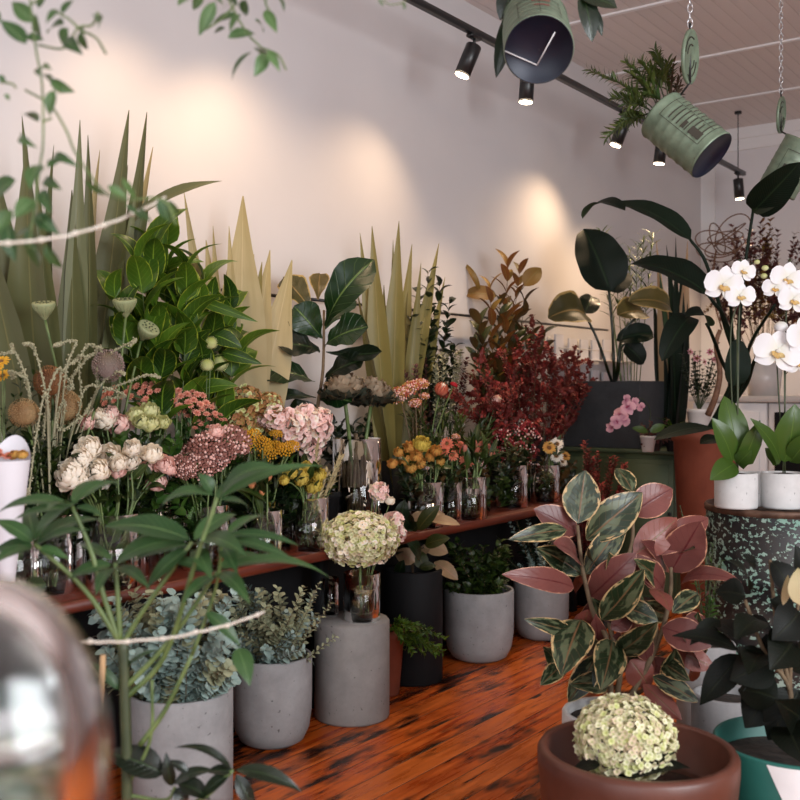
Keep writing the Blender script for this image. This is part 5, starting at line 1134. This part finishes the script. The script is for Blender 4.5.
mb = MB(); lpx(mb, (783, 605), (788, 575), 7, 2.75, 0, n=TOCAM, arch=.05, prof='ell'); lpx(mb, (800, 605), (798, 568), 20, 2.72, 0, n=TOCAM, arch=.05, prof='ell'); mb.build('new_leaf', M['l_gold'], t)

# ================= orchids on the drum =================
TOPZ = .9
for px, blooms, buds, lvs, lb in (
  (736, [(723, 285, 16), (743, 271, 10), (740, 296, 12)], [(757, 262, 3)], [((736, 462), (724, 396), 24), ((732, 462), (712, 418), 18), ((735, 464), (710, 480), 18), ((742, 464), (760, 420), 14), ((738, 464), (752, 450), 12)], 'white moth orchid in a small whitewashed pot, left on the drum'),
  (783, [(787, 279, 14), (775, 288, 10), (793, 300, 13), (777, 352, 19), (803, 338, 17), (800, 362, 14)], [(781, 327, 7), (765, 268, 3.5), (764, 276, 3.5)], [((784, 462), (795, 404), 28), ((780, 462), (750, 418), 13), ((790, 462), (815, 430), 18), ((778, 464), (765, 448), 10)], 'white moth orchid in a small whitewashed pot, right on the drum')):
    c = floor_c(px, 4.26); c.z = TOPZ; t = thing('potted_orchid', lb, 'orchid', tuple(c), None); put_pot(t, c, .087, .145, 'straight', M['whitepot'], .012, .010)
    ms = MB(); d = 4.24; base = c+Vector((0, 0, .13)); mainb = blooms[0]
    tube(ms, poly([base, at(px+2, 400, d), at(px+3, 320, d), at(px+6, 262, d), at(mainb[0]+4, mainb[1]-12, d-.02)], 7), .0032, 6)
    tube(ms, poly([base+scr(.01, 0, 0), at(px-4, 400, d+.02), at(px-5, 330, d), at(blooms[-1][0], blooms[-1][1], d)], 7), .0032, 6)
    tube(ms, [base+scr(.005, 0, -.01), at(px+1, 330, d-.01)], .003, 5)
    for b in blooms+buds: tube(ms, bez(at(px+3, min(400, b[1]+12), d), at(b[0], b[1], d-.03), Vector((0, 0, .01)), 5), .002, 4)
    ms.build('flower_stem', M['stemdark'], t)
    for b in blooms: place_bloom('bloom', 'orchid', at(b[0], b[1], d-.06), TOCAM+rv(.22)+Vector((0, 0, -.05)), b[2]*1.25/F*d, t, uni(-.3, .3))
    for b in buds: mb = MB(); ball(mb, at(b[0], b[1], d-.04), b[2]/F*d, 10, 8, 0, (1, 1, .8)); mb.build('bud', M['p_lime'] if b[2] < 5 else M['p_orchid'], t)
    for a, b, wd in lvs: mb = MB(); lpx(mb, a, b, wd, d, uni(-.12, .06), n=TOCAM+Vector((0, 0, .5)), arch=.1, fold=.2, prof='strap' if wd < 16 else 'ell', nu=4, nv=10); mb.build('leaf', M['l_orch'], t)
c = floor_c(760, 4.34); c.z = TOPZ; t = thing('small_pot', 'small whitewashed cement pot between the two orchid pots', 'pot', tuple(c)); put_pot(t, c, .06, .14, 'straight', M['whitepot'], .02, .01)
# wide flat leaf left of the orchids belongs to the terracotta planter plant
# ================= bird of paradise, planter on the cabinet =================
c = Vector((-2.93, 6.46, 1.0)); t = thing('potted_bird_of_paradise', 'bird of paradise plant in a large slate planter on the green cabinet', 'plant', tuple(c)); mb = MB()
w2 = .27; dd_ = .21; h = .44
for (x0, x1, y0, y1) in ((-w2, w2, -dd_, -dd_+.02), (-w2, w2, dd_-.02, dd_), (-w2, -w2+.02, -dd_+.02, dd_-.02), (w2-.02, w2, -dd_+.02, dd_-.02)): box(mb, c.x+x0, c.x+x1, c.y+y0, c.y+y1, 1.0, 1.0+h, bev=.003)
mb.build('planter', M['slate'], t, False); mb = MB(); box(mb, c.x-w2+.02, c.x+w2-.02, c.y-dd_+.02, c.y+dd_-.02, 1.01, 1.0+h-.03); mb.build('soil', M['soil'], t, False)
def z6(p): return (550+p[0]/3.2, 170+p[1]/3.2)
D = 6.55
def petiole(ms, pts, D, base, r=(.012, .007)): tube(ms, poly([base]+[at(*z6(q), D) for q in pts], 6), list(r), 7)
ms = MB(); b0 = c+Vector((0, 0, h-.05))
petiole(ms, [(185, 640), (150, 540), (110, 458)], D, b0); petiole(ms, [(205, 640), (200, 520), (188, 385)], D, b0); petiole(ms, [(215, 640), (235, 520), (300, 450)], D, b0); petiole(ms, [(220, 640), (235, 560), (330, 525)], D, b0, (.01, .006)); ms.build('petiole', M['l_dark'], t)
for a, b, wd, mt, ar, dd in (((192, 388), (108, 188), 140, 'l_banana', .05, .1), ((112, 462), (-6, 474), 110, 'l_bananag', .22, -.1), ((110, 460), (136, 404), 60, 'l_dark', .1, .1), ((300, 455), (215, 465), 90, 'l_bananag', .1, -.1), ((385, 440), (250, 420), 80, 'l_bananag', .15, -.1), ((330, 522), (212, 545), 62, 'l_banana', .1, 0), ((240, 560), (300, 620), 60, 'l_banana', .1, 0), ((195, 390), (250, 330), 60, 'l_banana', .1, .1)):
    mb = MB(); lpx(mb, z6(a), z6(b), wd/3.2, D, dd, n=TOCAM+Vector((0, 0, .5))+rv(.1), arch=ar, fold=.3, prof='paddle', nu=6, nv=14, wav=.02); mb.build('leaf', M[mt], t)
# strappy dark plant behind, palm
c = floor_c(668, 7.0); t = thing('snake_plant', 'tall dark strap-leaved plant behind the bird of paradise', 'plant', tuple(c)); put_pot(t, c, .16, .75, 'taper', M['black'], .04)
for k, (b, wd) in enumerate((((440, 228), 60), ((402, 215), 50), ((372, 240), 60), ((340, 225), 50), ((420, 300), 60), ((350, 320), 60), ((392, 330), 66), ((330, 400), 44), ((440, 420), 50))):
    mb = MB(); B = at(*z6(b), 7.0+uni(-.1, .1)); leaf(mb, c+Vector((uni(-.06, .06), uni(-.06, .06), .68)), B, wd/3.2/F*7, (TOCAM+rv(.4)).normalized(), .02, .3, 'sword', 4, 12); mb.build('leaf', M['l_banana'] if k % 3 else M['l_taupe'], t)
c = floor_c(632, 7.3); t = thing('palm', 'thin-fronded palm behind the bird of paradise', 'plant', tuple(c)); put_pot(t, c, .13, .8, 'taper', M['concrete'], .04)
ml = MB(); ms = MB()
for q in ((165, 195), (200, 225), (255, 250), (300, 215), (165, 240), (230, 290), (280, 240), (330, 205)):
    spray(ml, ms, c+Vector((0, 0, .76)), at(*z6(q), 7.2), .13, .014, nl=17, t0=.62, sag=Vector((0, 0, .06)), ang=1.0, prof='lance', taper=.2, sr=.005)
ms.build('stem', M['stemgreen'], t); ml.build('fronds', M['l_palm'], t)
# ================= third bird of paradise, in the terracotta planter =================
b0 = cT+Vector((0, 0, 1.13)); D = 5.0; t = thing('bird_of_paradise', 'bird of paradise with long petioles growing from the tall terracotta planter', 'plant', tuple(b0))
ms = MB()
for pts in ([(590, 650), (560, 500), (500, 300), (448, 222)], [(600, 650), (560, 480), (520, 420), (500, 392)], [(575, 700), (545, 600), (515, 520), (500, 492)], [(600, 700), (605, 500), (625, 300), (650, 130)], [(610, 700), (640, 560), (720, 430)], [(620, 700), (660, 600), (740, 520)], [(596, 690), (585, 560), (578, 420)]):
    tube(ms, poly([b0]+[at(*z6(q), D+.45*max(0, (q[1]-430)/270)) for q in pts], 6), [.013, .007], 7)
ms.build('petiole', M['l_banana'], t)
for a, b, wd, ar, dd, mt in (((450, 226), (200, 108), 84, .10, .25, 'l_banana'), ((240, 130), (104, 156), 56, .18, .3, 'l_banana'), ((508, 400), (258, 300), 118, .10, .2, 'l_banana'), ((506, 500), (430, 470), 56, .25, -.1, 'l_banana'), ((452, 470), (358, 612), 74, .16, -.15, 'l_banana'), ((650, 132), (800, -25), 92, .06, -.3, 'l_banana'), ((646, 135), (800, 30), 46, .02, -.25, 'l_dark'), ((590, 690), (600, 540), 70, .08, 0, 'l_banana')):
    mb = MB(); lpx(mb, z6(a), z6(b), wd/3.2, D, dd, n=(TOCAM+Vector((0, 0, .1)) if b[0] > 780 else TOCAM*.6+Vector((0, 0, .8))+rv(.08)), arch=ar, fold=.3, prof='paddle', nu=6, nv=14, wav=.015); mb.build('leaf', M[mt], t)
mb = MB(); lpx(mb, (712, 428), (654, 440), 18, 5.3, -.15, n=Vector((0, 0, 1))+TOCAM*.5, arch=.06, fold=.15, prof='ell', nu=5, nv=12); mb.build('leaf', M['l_banana'], t)
mb = MB(); lpx(mb, (725, 440), (700, 444), 16, 5.25, -.1, n=Vector((0, 0, 1))+TOCAM*.5, arch=.06, fold=.15, prof='ell', nu=5, nv=12); mb.build('leaf', M['l_dark'], t)
# pink orchid + small plants on the cabinet
def tabpot(name, label, px, d, z, r, h, mat):
    c = floor_c(px, d); c.z = z; t = thing(name, label, 'plant', tuple(c)); put_pot(t, c, r, h, 'taper', M[mat], .015, .008); return t, c
t, c = tabpot('potted_orchid', 'pink moth orchid drooping in front of the slate planter', 648, 6.32, 1.0, .05, .10, 'whitegloss')
ms = MB(); tube(ms, poly([c+Vector((0, 0, .09)), at(650, 410, 6.3), at(640, 398, 6.25), at(622, 405, 6.2)]), .003, 5); ms.build('flower_stem', M['stemdark'], t)
for b in ((621, 415, 7), (628, 408, 7), (616, 422, 6), (626, 400, 5), (634, 403, 5), (611, 427, 5), (641, 407, 4), (624, 420, 6)): place_bloom('bloom', 'orchidp', at(b[0], b[1], 6.15+uni(-.03, .03)), TOCAM+rv(.3), b[2]*1.15/F*6.2, t)
mb = MB(); lpx(mb, (648, 432), (632, 428), 6, 6.25); lpx(mb, (650, 432), (665, 425), 7, 6.25); mb.build('leaves', M['l_orch'], t)
t, c = tabpot('spider_plant', 'small spider plant on the green cabinet', 672, 6.38, 1.0, .045, .09, 'black'); mb = MB()
for k in range(26): a = uni(0, 6.28); B = c+V3(uni(.08, .17), a, uni(.08, .22)); leaf(mb, c+Vector((0, 0, .08)), B, .014, Vector((0, 0, 1)), .25, .3, 'strap', 2, 7)
mb.build('leaves', M['l_lime'], t)
t, c = tabpot('dark_foliage_pot', 'dark plum foliage pot beside the pink orchid', 655, 6.4, 1.0, .045, .07, 'mblack'); ml = MB(); ms = MB()
for k in range(12): spray(ml, ms, c+Vector((0, 0, .06)), at(uni(636, 676), uni(418, 446), 6.3), .03, .02, nl=8)
ms.build('stem', M['bark'], t); ml.build('leaves', M['l_burgd'], t)
# ================= far right: console, flowering pots, red bush =================
t = thing('console', 'white console unit against the far wall behind the orchids', 'console', (-2.0, 8.6, 0)); mb = MB()
box(mb, -3.1, -1.2, 8.3, 8.9, 1.28, 1.33, bev=.004); mb.build('worktop', M['whitegloss'], t)
for k in range(3):
    mb = MB(); x = -3.08+k*.62; box(mb, x, x+.6, 8.35, 8.88, .08, 1.27, bev=.004); body = mb.build('cupboard', M['trim'], t)
    mb = MB(); box(mb, x+.05, x+.55, 8.33, 8.352, .15, 1.2, bev=.003); sub(mb, 'door', M['black'] if k == 1 else M['trim'], body, t)
c = at(764, 330, 8.3); c.z = 1.33; t = thing('bucket', 'pale bucket on the far console holding the plum-red branches', 'bucket', tuple(c), None); mb = MB(); lathe(mb, [(.001, 0), (.12, 0), (.15, .26), (.144, .26), (.115, .02), (.001, .02)], c, 32); mb.build('body', M['whitegloss'], t); vs_rb = (c, .15, .26)
for k in range(44):
    A = inside(vs_rb); a = uni(0, PI); r = math.sqrt(R.random()); B = at(765+66*r*math.cos(a), 290-78*r*math.sin(a), 8.3+uni(-.25, .25)); ml = MB(); ms = MB()
    t = thing('plum_branch', 'plum-red leafy branch in the airy bush against the far wall', 'foliage', tuple(A), 'plum-red branches against the far wall')
    spray(ml, ms, A, B, .05, .026, nl=16, t0=.55, sr=.003, taper=.1)
    for j in range(3): M0 = A.lerp(B, .65+.3*j/3); spray(ml, ms, M0, M0+(Vector((0, 0, .4))+rv(.7)).normalized()*.16, .045, .024, nl=9, t0=.1, sr=.0015)
    ms.build('stem', M['bark'], t); ml.build('leaves', M['l_burgd'] if k % 5 else M['l_magb'], t)
t = thing('wicker_globe', 'open wicker twig frame beside the plum-red bush', 'ornament', tuple(at(722, 300, 8.0))); mb = MB(); cc = at(726, 238, 8.0)
for k in range(7):
    ax = rv(1).normalized(); _, s, b = basis(ax, Vector((0, 0, 1))); rr = uni(.12, .17); o = rv(.05); tube(mb, [cc+o+(s*math.cos(x)+b*math.sin(x))*rr for x in [i*PI/12 for i in range(25)]], .005, 5)
tube(mb, poly([at(722, 330, 8.0), at(712, 290, 8.0), at(716, 250, 8.0)]), .007, 5); mb.build('twigs', M['wicker'], t)
t, c = tabpot('flowering_pot', 'white pot of magenta and white flowers left of the orchids', 699, 6.6, 1.08, .078, .18, 'whitegloss'); ml = MB(); ms = MB()
for k in range(20): spray(ml, ms, c+Vector((0, 0, .16)), at(uni(680, 722), uni(340, 378), 6.6+uni(-.1, .1)), .035, .022, nl=9, t0=.3)
ms.build('stem', M['stemdark'], t); ml.build('leaves', M['l_dark'], t)
for b in ((697, 358, 5), (704, 362, 4), (710, 352, 4), (690, 352, 4), (714, 360, 3.5)): place_bloom('bloom', 'magenta', at(b[0], b[1], 6.45), TOCAM+rv(.3), b[2]/F*6.45, t)
s = floor_c(699, 6.6); t = thing('stool', 'dark wooden stool under the white pot of magenta flowers', 'stool', tuple(s)); mb = MB(); lathe(mb, [(.001, 1.05), (.16, 1.05), (.16, 1.08), (.001, 1.08)], s, 32); mb.build('seat', M['wicker'], t)
for k in range(4): mb = MB(); a = k*PI/2+.4; tube(mb, [s+V3(.12, a, 1.05), s+V3(.17, a, 0)], .013, 6); mb.build('leg', M['wicker'], t)
c = floor_c(703, 6.15); c.z = 1.0; t = thing('wicker_bulb', 'curved driftwood and woven basket beside the terracotta planter', 'basket', tuple(c)); mb = MB()
lathe(mb, [(.001, 0), (.09, 0), (.10, .05), (.06, .14), (.03, .17), (.001, .17)], c, 24); mb.build('basket', M['wicker'], t); mb = MB(); tube(mb, poly([at(708, 415, 6.15), at(716, 395, 6.1), at(720, 372, 6.1), at(716, 345, 6.1), at(720, 330, 6.1)]), [.02, .012], 8); mb.build('driftwood', M['wicker'], t)
s = floor_c(703, 6.15); t = thing('stand', 'dark stand beneath the woven basket', 'stand', tuple(s)); mb = MB(); lathe(mb, [(.001, 0), (.12, 0), (.12, .03), (.03, .05), (.03, .95), (.12, .98), (.12, 1.0), (.001, 1.0)], s, 24); mb.build('column', M['black'], t)
# ================= tin plants =================
def tinplant(T, label, tips, mat, L, W, lv=16, prof='lance', ang=.8, t0=.35, kind='palm', big=None):
    t, c, a, r, Ln = T; b = c+a*Ln*.86; o = thing(kind, label, 'plant', tuple(b)); ml = MB(); ms = MB()
    for q in tips:
        B = at(q[0], q[1], q[2]); spray(ml, ms, b+rv(.015), B, L, W, nl=lv, t0=t0, sag=Vector((0, 0, .03)), ang=ang, prof=prof, sr=.003, taper=.55, up=.3)
    if big:
        for A, B, wd, d in big: lpx(ml, A, B, wd, d, .0, arch=.08, fold=.25, prof='ell', nu=4, nv=9)
    ms.build('stem', M['stemdark'], o); ml.build('fronds' if kind == 'palm' else 'leaves', M[mat], o); return o
d2 = 3.72
tinplant(T2, 'small parlour palm growing out of the tilted sage tin', [(655, 50, 3.75), (640, 62, 3.7), (628, 72, 3.7), (650, 68, 3.75), (612, 98, 3.65), (606, 138, 3.6), (625, 105, 3.6), (588, 70, 3.6), (668, 62, 3.8), (625, 62, 3.7), (618, 125, 3.6), (645, 95, 3.7)], 'l_palm', .072, .015, 24, ang=.9)
t, c, a, r, Ln = T2; b = c+a*Ln*.86; o = thing('palm', 'dark bronze frond on the right of the parlour palm in the tilted tin', 'plant', tuple(b)); ml = MB(); ms = MB()
for q in ((682, 70), (674, 62), (680, 85)): spray(ml, ms, b, at(q[0], q[1], 3.75), .045, .012, nl=12, t0=.3)
ms.build('stem', M['stemdark'], o); ml.build('fronds', M['l_palmb'], o)
tinplant(T1, 'leafy plant spilling from the tin with the navy base', [(520, -20, 3.0), (560, -30, 3.0)], 'l_dark', .09, .04, 8, 'ell', kind='trailing_plant', big=[((516, 5), (496, 78), 15, 2.98), ((520, -20), (500, 20), 20, 3.0), ((582, -10), (592, 42), 16, 2.95), ((578, -5), (617, 8), 20, 2.95), ((590, 5), (602, 36), 8, 2.98), ((575, -20), (600, 0), 22, 3.0)])
# ================= foreground vines =================
def vine(name, label, stems, leaves_, mat='l_vine', d=1.45, sr=.0018, cat='foliage'):
    P0 = at(stems[0][0][0], stems[0][0][1], d); o = thing(name, label, cat, tuple(P0)); ms = MB(); ml = MB()
    for s in stems: tube(ms, poly([at(q[0], q[1], q[2] if len(q) > 2 else d) for q in s], 5), sr, 5)
    for a, b, wd, ar in leaves_: lpx(ml, a, b, wd, d+uni(-.04, .04), uni(-.04, .04), n=TOCAM+Vector((0, 0, .4))+rv(.35), arch=ar, fold=.25, prof='lance', nu=4, nv=9)
    ms.build('stem', M['stemgreen'], o); ml.build('leaves', M[mat], o); return o
vine('hanging_vine', 'slender vine hanging down the upper left corner', [[(28, -60), (30, 0), (36, 50), (42, 85), (43, 140), (40, 165), (34, 210), (28, 250)], [(38, 45), (64, 48), (78, 28), (92, 25), (98, 12)], [(30, 5), (50, -8), (70, -25)], [(80, 30), (96, 38), (106, 54)], [(42, 122), (52, 118)], [(56, 12), (70, 20), (84, 34)], [(40, 170), (44, 168)], [(0, 82), (12, 84), (16, 88)]],
 [((34, 22), (12, 2), 13, .05), ((26, 44), (0, 20), 15, .05), ((0, 22), (-16, 12), 12, .05), ((36, 14), (42, 38), 8, .1), ((26, 38), (44, 40), 8, .1), ((58, 10), (46, 24), 6, .1), ((64, 24), (48, 34), 13, .1), ((68, 28), (62, 44), 10, .1), ((66, 40), (83, 55), 11, .1), ((80, 32), (88, 50), 8, .1), ((84, 30), (74, 34), 6, .1), ((98, 28), (92, 14), 7, .1), ((100, 24), (98, 14), 8, 0), ((62, 14), (74, 0), 7, .1), ((38, 8), (48, -6), 7, .1),
  ((40, 76), (52, 70), 10, .2), ((50, 80), (75, 92), 9, .25), ((50, 84), (62, 94), 8, .1), ((54, 90), (50, 116), 10, .1), ((44, 74), (50, 82), 8, .1), ((38, 122), (22, 115), 10, .15), ((22, 135), (38, 148), 8, .2), ((40, 165), (30, 190), 14, .1), ((42, 190), (52, 215), 10, .1), ((34, 200), (14, 218), 14, .1), ((36, 215), (60, 235), 12, .15), ((30, 230), (10, 250), 12, .1), ((48, 168), (62, 160), 8, .1), ((44, 180), (62, 190), 9, .1), ((-2, 76), (6, 82), 5, .1), ((4, 95), (10, 100), 5, .1), ((30, 225), (40, 268), 12, .1), ((12, 210), (-8, 240), 14, .1), ((16, 180), (-6, 200), 16, .1), ((8, 225), (16, 262), 14, .1)], d=1.5)
vine('hanging_vine', 'leafy branch hanging into the top of the frame left of the track', [[(215, -60), (225, -10), (245, 30), (262, 48)], [(235, 5), (220, 20), (205, 30)], [(262, 48), (278, 55), (286, 70)], [(262, -40), (265, 0), (270, 12)]],
 [((215, 2), (199, 36), 11, .05), ((238, 15), (212, 25), 8, .1), ((228, 38), (255, 34), 10, .12), ((240, 14), (230, 32), 7, .1), ((252, 52), (232, 80), 8, .12), ((266, 54), (254, 77), 11, .05), ((268, 50), (280, 72), 7, .1), ((265, 10), (277, 33), 9, .05), ((190, 0), (178, 6), 9, .1), ((205, -6), (193, 10), 9, .1), ((246, 0), (246, 16), 10, .1), ((214, -2), (224, 8), 8, .1), ((255, 20), (263, 33), 7, .1), ((228, 0), (244, -10), 10, .1), ((262, 55), (258, 48), 12, 0), ((225, 28), (214, 34), 5, .1), ((254, -5), (268, 2), 8, .1), ((232, -8), (238, 6), 7, .1), ((276, -5), (284, 12), 6, .1)], d=1.7)
vine('hanging_vine', 'thin trailing vine tip above the near end of the track', [[(372, -30), (385, 2), (402, 3), (405, 0)]], [((404, 2), (404, 10), 3, 0), ((378, 0), (384, 6), 3, 0)], d=1.7, sr=.001)
# small drooping leaves above the twine at the left
vine('trailing_vine', 'thin vine with small leaves crossing in front of the dark flax', [[(25, 90), (50, 105), (66, 130), (74, 150), (88, 172), (104, 192), (124, 200), (155, 198), (168, 205), (176, 225)]],
 [((85, 180), (105, 196), 5, .05), ((122, 178), (136, 200), 6, .05), ((124, 205), (142, 222), 7, .1), ((160, 198), (170, 222), 11, .1), ((168, 200), (180, 214), 6, .1), ((52, 160), (80, 168), 9, .2), ((108, 186), (128, 198), 7, .1), ((140, 208), (152, 222), 6, .1), ((50, 212), (40, 232), 9, .1), ((45, 245), (63, 268), 9, .15), ((28, 245), (40, 262), 8, .1)], d=1.5)
# pale twine lines
for a, b, l in (((-20, 243, 1.3), (165, 197, 1.6), 'pale knotted twine crossing in front of the dark flax leaves'), ((60, 640, 1.5), (264, 612, 1.8), 'pale twine crossing in front of the gum leaves')):
    A = at(*a); B = at(*b); t = thing('twine', l, 'twine', tuple(A)); mb = MB(); n = 24; pts = [A.lerp(B, i/n)+rv(.0006)-Vector((0, 0, .02*4*(i/n)*(1-i/n))) for i in range(n+1)]; tube(mb, pts, .0021, 6)
    for i in range(3, n, 4): ball(mb, pts[i], .0042, 6, 5)
    mb.build('cord', M['twine'], t)
# ================= foreground umbrella plant =================
D = 2.0; c = floor_c(122, D); t = thing('umbrella_plant', 'umbrella plant with radiating glossy leaves in the left foreground', 'plant', tuple(c)); put_pot(t, c, .16, .38, 'taper', M['terra'], .03)
ms = MB()
def st(pts, r=(.006, .004), D=D): tube(ms, poly([at(q[0], q[1], D+(q[2] if len(q) > 2 else 0)) for q in pts], 6), list(r), 7)
tube(ms, poly([c+Vector((0, 0, .35)), at(127, 800, D), at(125, 700, D), at(123, 640, D)], 6), [.011, .010], 8); ms.build('trunk', M['stemdark'], t); ms = MB()
st([(123, 690), (170, 640), (217, 572)]); st([(124, 700), (165, 655), (196, 560, -.05), (217, 498, -.05)]); st([(122, 645), (145, 608), (192, 542)]); st([(122, 650), (105, 600), (90, 548), (72, 506)]); st([(122, 645), (85, 590), (35, 544)]); st([(120, 640), (118, 600), (115, 563)]); st([(140, 745), (165, 710), (192, 655)]); st([(125, 790), (150, 740), (152, 680)], (.004, .003)); st([(126, 795), (165, 800), (175, 787)], (.004, .003)); st([(150, 820), (200, 800), (233, 770)]); st([(192, 655), (215, 590), (222, 540, -.05)], (.004, .003))
ms.build('stem', M['stemgreen'], t)
UL = [((222, 494), (284, 469), 22, .22, 0), ((220, 498), (322, 466), 12, .12, .1), ((214, 495), (160, 508), 15, .22, 0), ((212, 492), (198, 473), 14, .1, 0), ((216, 500), (240, 478), 10, .1, .1), ((220, 500), (252, 512), 10, .1, .1),
 ((190, 540), (103, 527), 30, .10, 0), ((188, 545), (132, 562), 16, .1, 0), ((194, 540), (236, 514), 18, .1, .1), ((196, 545), (246, 556), 26, .15, -.1), ((190, 548), (146, 590), 16, .1, 0), ((195, 550), (212, 580), 16, .1, -.1),
 ((224, 536), (300, 546), 12, .1, 0), ((224, 540), (297, 563), 12, .1, -.05), ((226, 536), (264, 516), 12, .1, .1), ((222, 545), (238, 575), 14, .1, -.1),
 ((70, 505), (-4, 514), 15, .15, 0), ((68, 508), (14, 520), 12, .1, 0), ((74, 503), (122, 484), 14, .15, .1), ((72, 502), (100, 480), 13, .1, .1), ((76, 507), (102, 516), 10, .1, 0), ((68, 504), (46, 512), 12, .1, -.1),
 ((35, 542), (78, 502), 22, .12, 0), ((37, 542), (103, 520), 20, .12, .1), ((37, 545), (92, 530), 14, .1, 0), ((33, 542), (-6, 520), 16, .1, 0), ((33, 546), (-8, 552), 16, .1, 0), ((32, 548), (-10, 566), 14, .1, -.1), ((34, 540), (28, 508), 14, .1, .1), ((38, 548), (70, 560), 10, .1, 0),
 ((116, 562), (190, 540), 20, .12, 0), ((118, 562), (178, 530), 14, .12, .1), ((112, 565), (66, 580), 16, .1, 0), ((116, 568), (150, 590), 14, .1, -.1), ((114, 568), (96, 596), 14, .1, -.1), ((113, 560), (78, 545), 10, .1, .1),
 ((220, 570), (330, 578), 16, .14, .1), ((219, 572), (250, 604), 16, .1, -.1), ((214, 572), (164, 560), 12, .1, 0), ((216, 576), (182, 604), 14, .1, -.1), ((219, 568), (262, 556), 14, .1, .1),
 ((238, 648), (250, 686), 18, .1, -.05), ((206, 612), (240, 646), 14, .1, 0), ((232, 770), (174, 748), 9, .25, 0), ((236, 770), (302, 792), 17, .14, 0), ((230, 774), (200, 800), 14, .1, 0), ((236, 774), (256, 812), 14, .1, 0), ((232, 772), (206, 772), 12, .1, 0),
 ((164, 774), (104, 752), 30, .08, 0), ((172, 786), (166, 752), 12, .1, 0), ((176, 788), (186, 806), 16, .1, 0), ((178, 784), (210, 800), 22, .1, 0), ((174, 784), (215, 770), 16, .1, 0), ((188, 772), (168, 760), 9, .1, 0),
 ((120, 690), (92, 662), 10, .1, 0), ((126, 668), (160, 650), 8, .1, 0)]
for a, b, wd, ar, dd in UL:
    mb = MB(); lpx(mb, a, b, wd, D, dd, n=Vector((0, 0, 1))+TOCAM*.65+rv(.15), arch=ar, fold=.22, prof='lance', nu=5, nv=12, d0=0, wav=.01, ws=1.12); mb.build('leaflet', M['l_scheff'] if b[1] < 740 else M['l_dark'], t)
tg = at(36, 585, 1.9); mb = MB(); leaf(mb, tg-scr(.02, 0, 0), tg+scr(.02, 0, 0), .034, TOCAM, .05, .1, 'round', 6, 8); mb.build('round_leaf', M['l_green'], t); ms = MB(); st([(34, 570), (36, 580)], (.002, .002)); tube(ms, [at(0, 580, 1.9), at(36, 585, 1.9)], .0015, 4); ms.build('tendril', M['stemgreen'], t)
t = thing('bamboo_stake', 'thin tan bamboo cane beside the umbrella plant stem', 'stake', tuple(c+Vector((0, 0, .36)))); mb = MB(); q = at(103, 655, D-.03); tube(mb, [c+Vector((-.04, -.03, .36)), q.lerp(c+Vector((-.04, -.03, .36)), .5), q], .0055, 8)
for k in range(4): p = (c+Vector((-.04, -.03, .36))).lerp(q, (k+.5)/4); ball(mb, p, .0068, 8, 5, 0, (1, 1, .5))
mb.build('cane', M['bamboo'], t)
# ================= glass jar in the near foreground =================
d = .70; cj = at(-18, 600, d); zb = CAMZ-.33
t = thing('counter', 'small dark wooden counter under the near glass jar', 'counter', (cj.x, cj.y, 0)); mb = MB(); box(mb, -.2, .2, -.12, .12, zb-.03, zb-.001, bev=.004); tm = mb.build('counter_top', M['bench'], t); tm.location = (0, 0, 0); tm.rotation_euler = (0, 0, TH)
tm.data.transform(Matrix.Translation((cj.x, cj.y, 0))); 
# bring the counter's vertices back to its own origin
tm.data.transform(Matrix.Translation((-cj.x, -cj.y, 0)))
for v in tm.data.vertices: v.co = Vector((v.co.x+cj.x, v.co.y+cj.y, v.co.z))
for sx in (-.17, .17):
    for sy in (-.09, .09):
        mb = MB(); q = Vector((cj.x, cj.y, 0))+scr(sx, 0, sy); box(mb, q.x-.015, q.x+.015, q.y-.015, q.y+.015, 0, zb-.03); mb.build('leg', M['bench'], t)
r = .085; top = CAMZ-(575-387)/F*d; H = top-zb; t = thing('glass_jar', 'large blurred clear glass jar in the bottom left foreground', 'jar', (cj.x, cj.y, zb)); c = Vector((cj.x, cj.y, zb))
q_ = [(math.cos(x)**1.1, math.sin(x)) for x in [k*PI/2/9 for k in range(10)]]; hb = H*.40
pr = [(.001, 0), (r-.006, 0), (r, .006), (r, hb*.6)]+[(max(r*a, .001), hb+(H-hb)*b) for a, b in q_]
k = .006; pr += [(max((r-k)*a, .001), hb+(H-hb-k)*b) for a, b in q_[::-1]]+[(r-k, .01), (.001, .008)]
mb = MB(); lathe(mb, pr, c, 64); mb.build('glass', M['jar'], t)
w_ = MB(); lathe(w_, [(.001, .0095), (r-.0075, .012), (r-.0075, H*.42), (.001, H*.42)], c, 48); w_.build('water', M['water'], t)
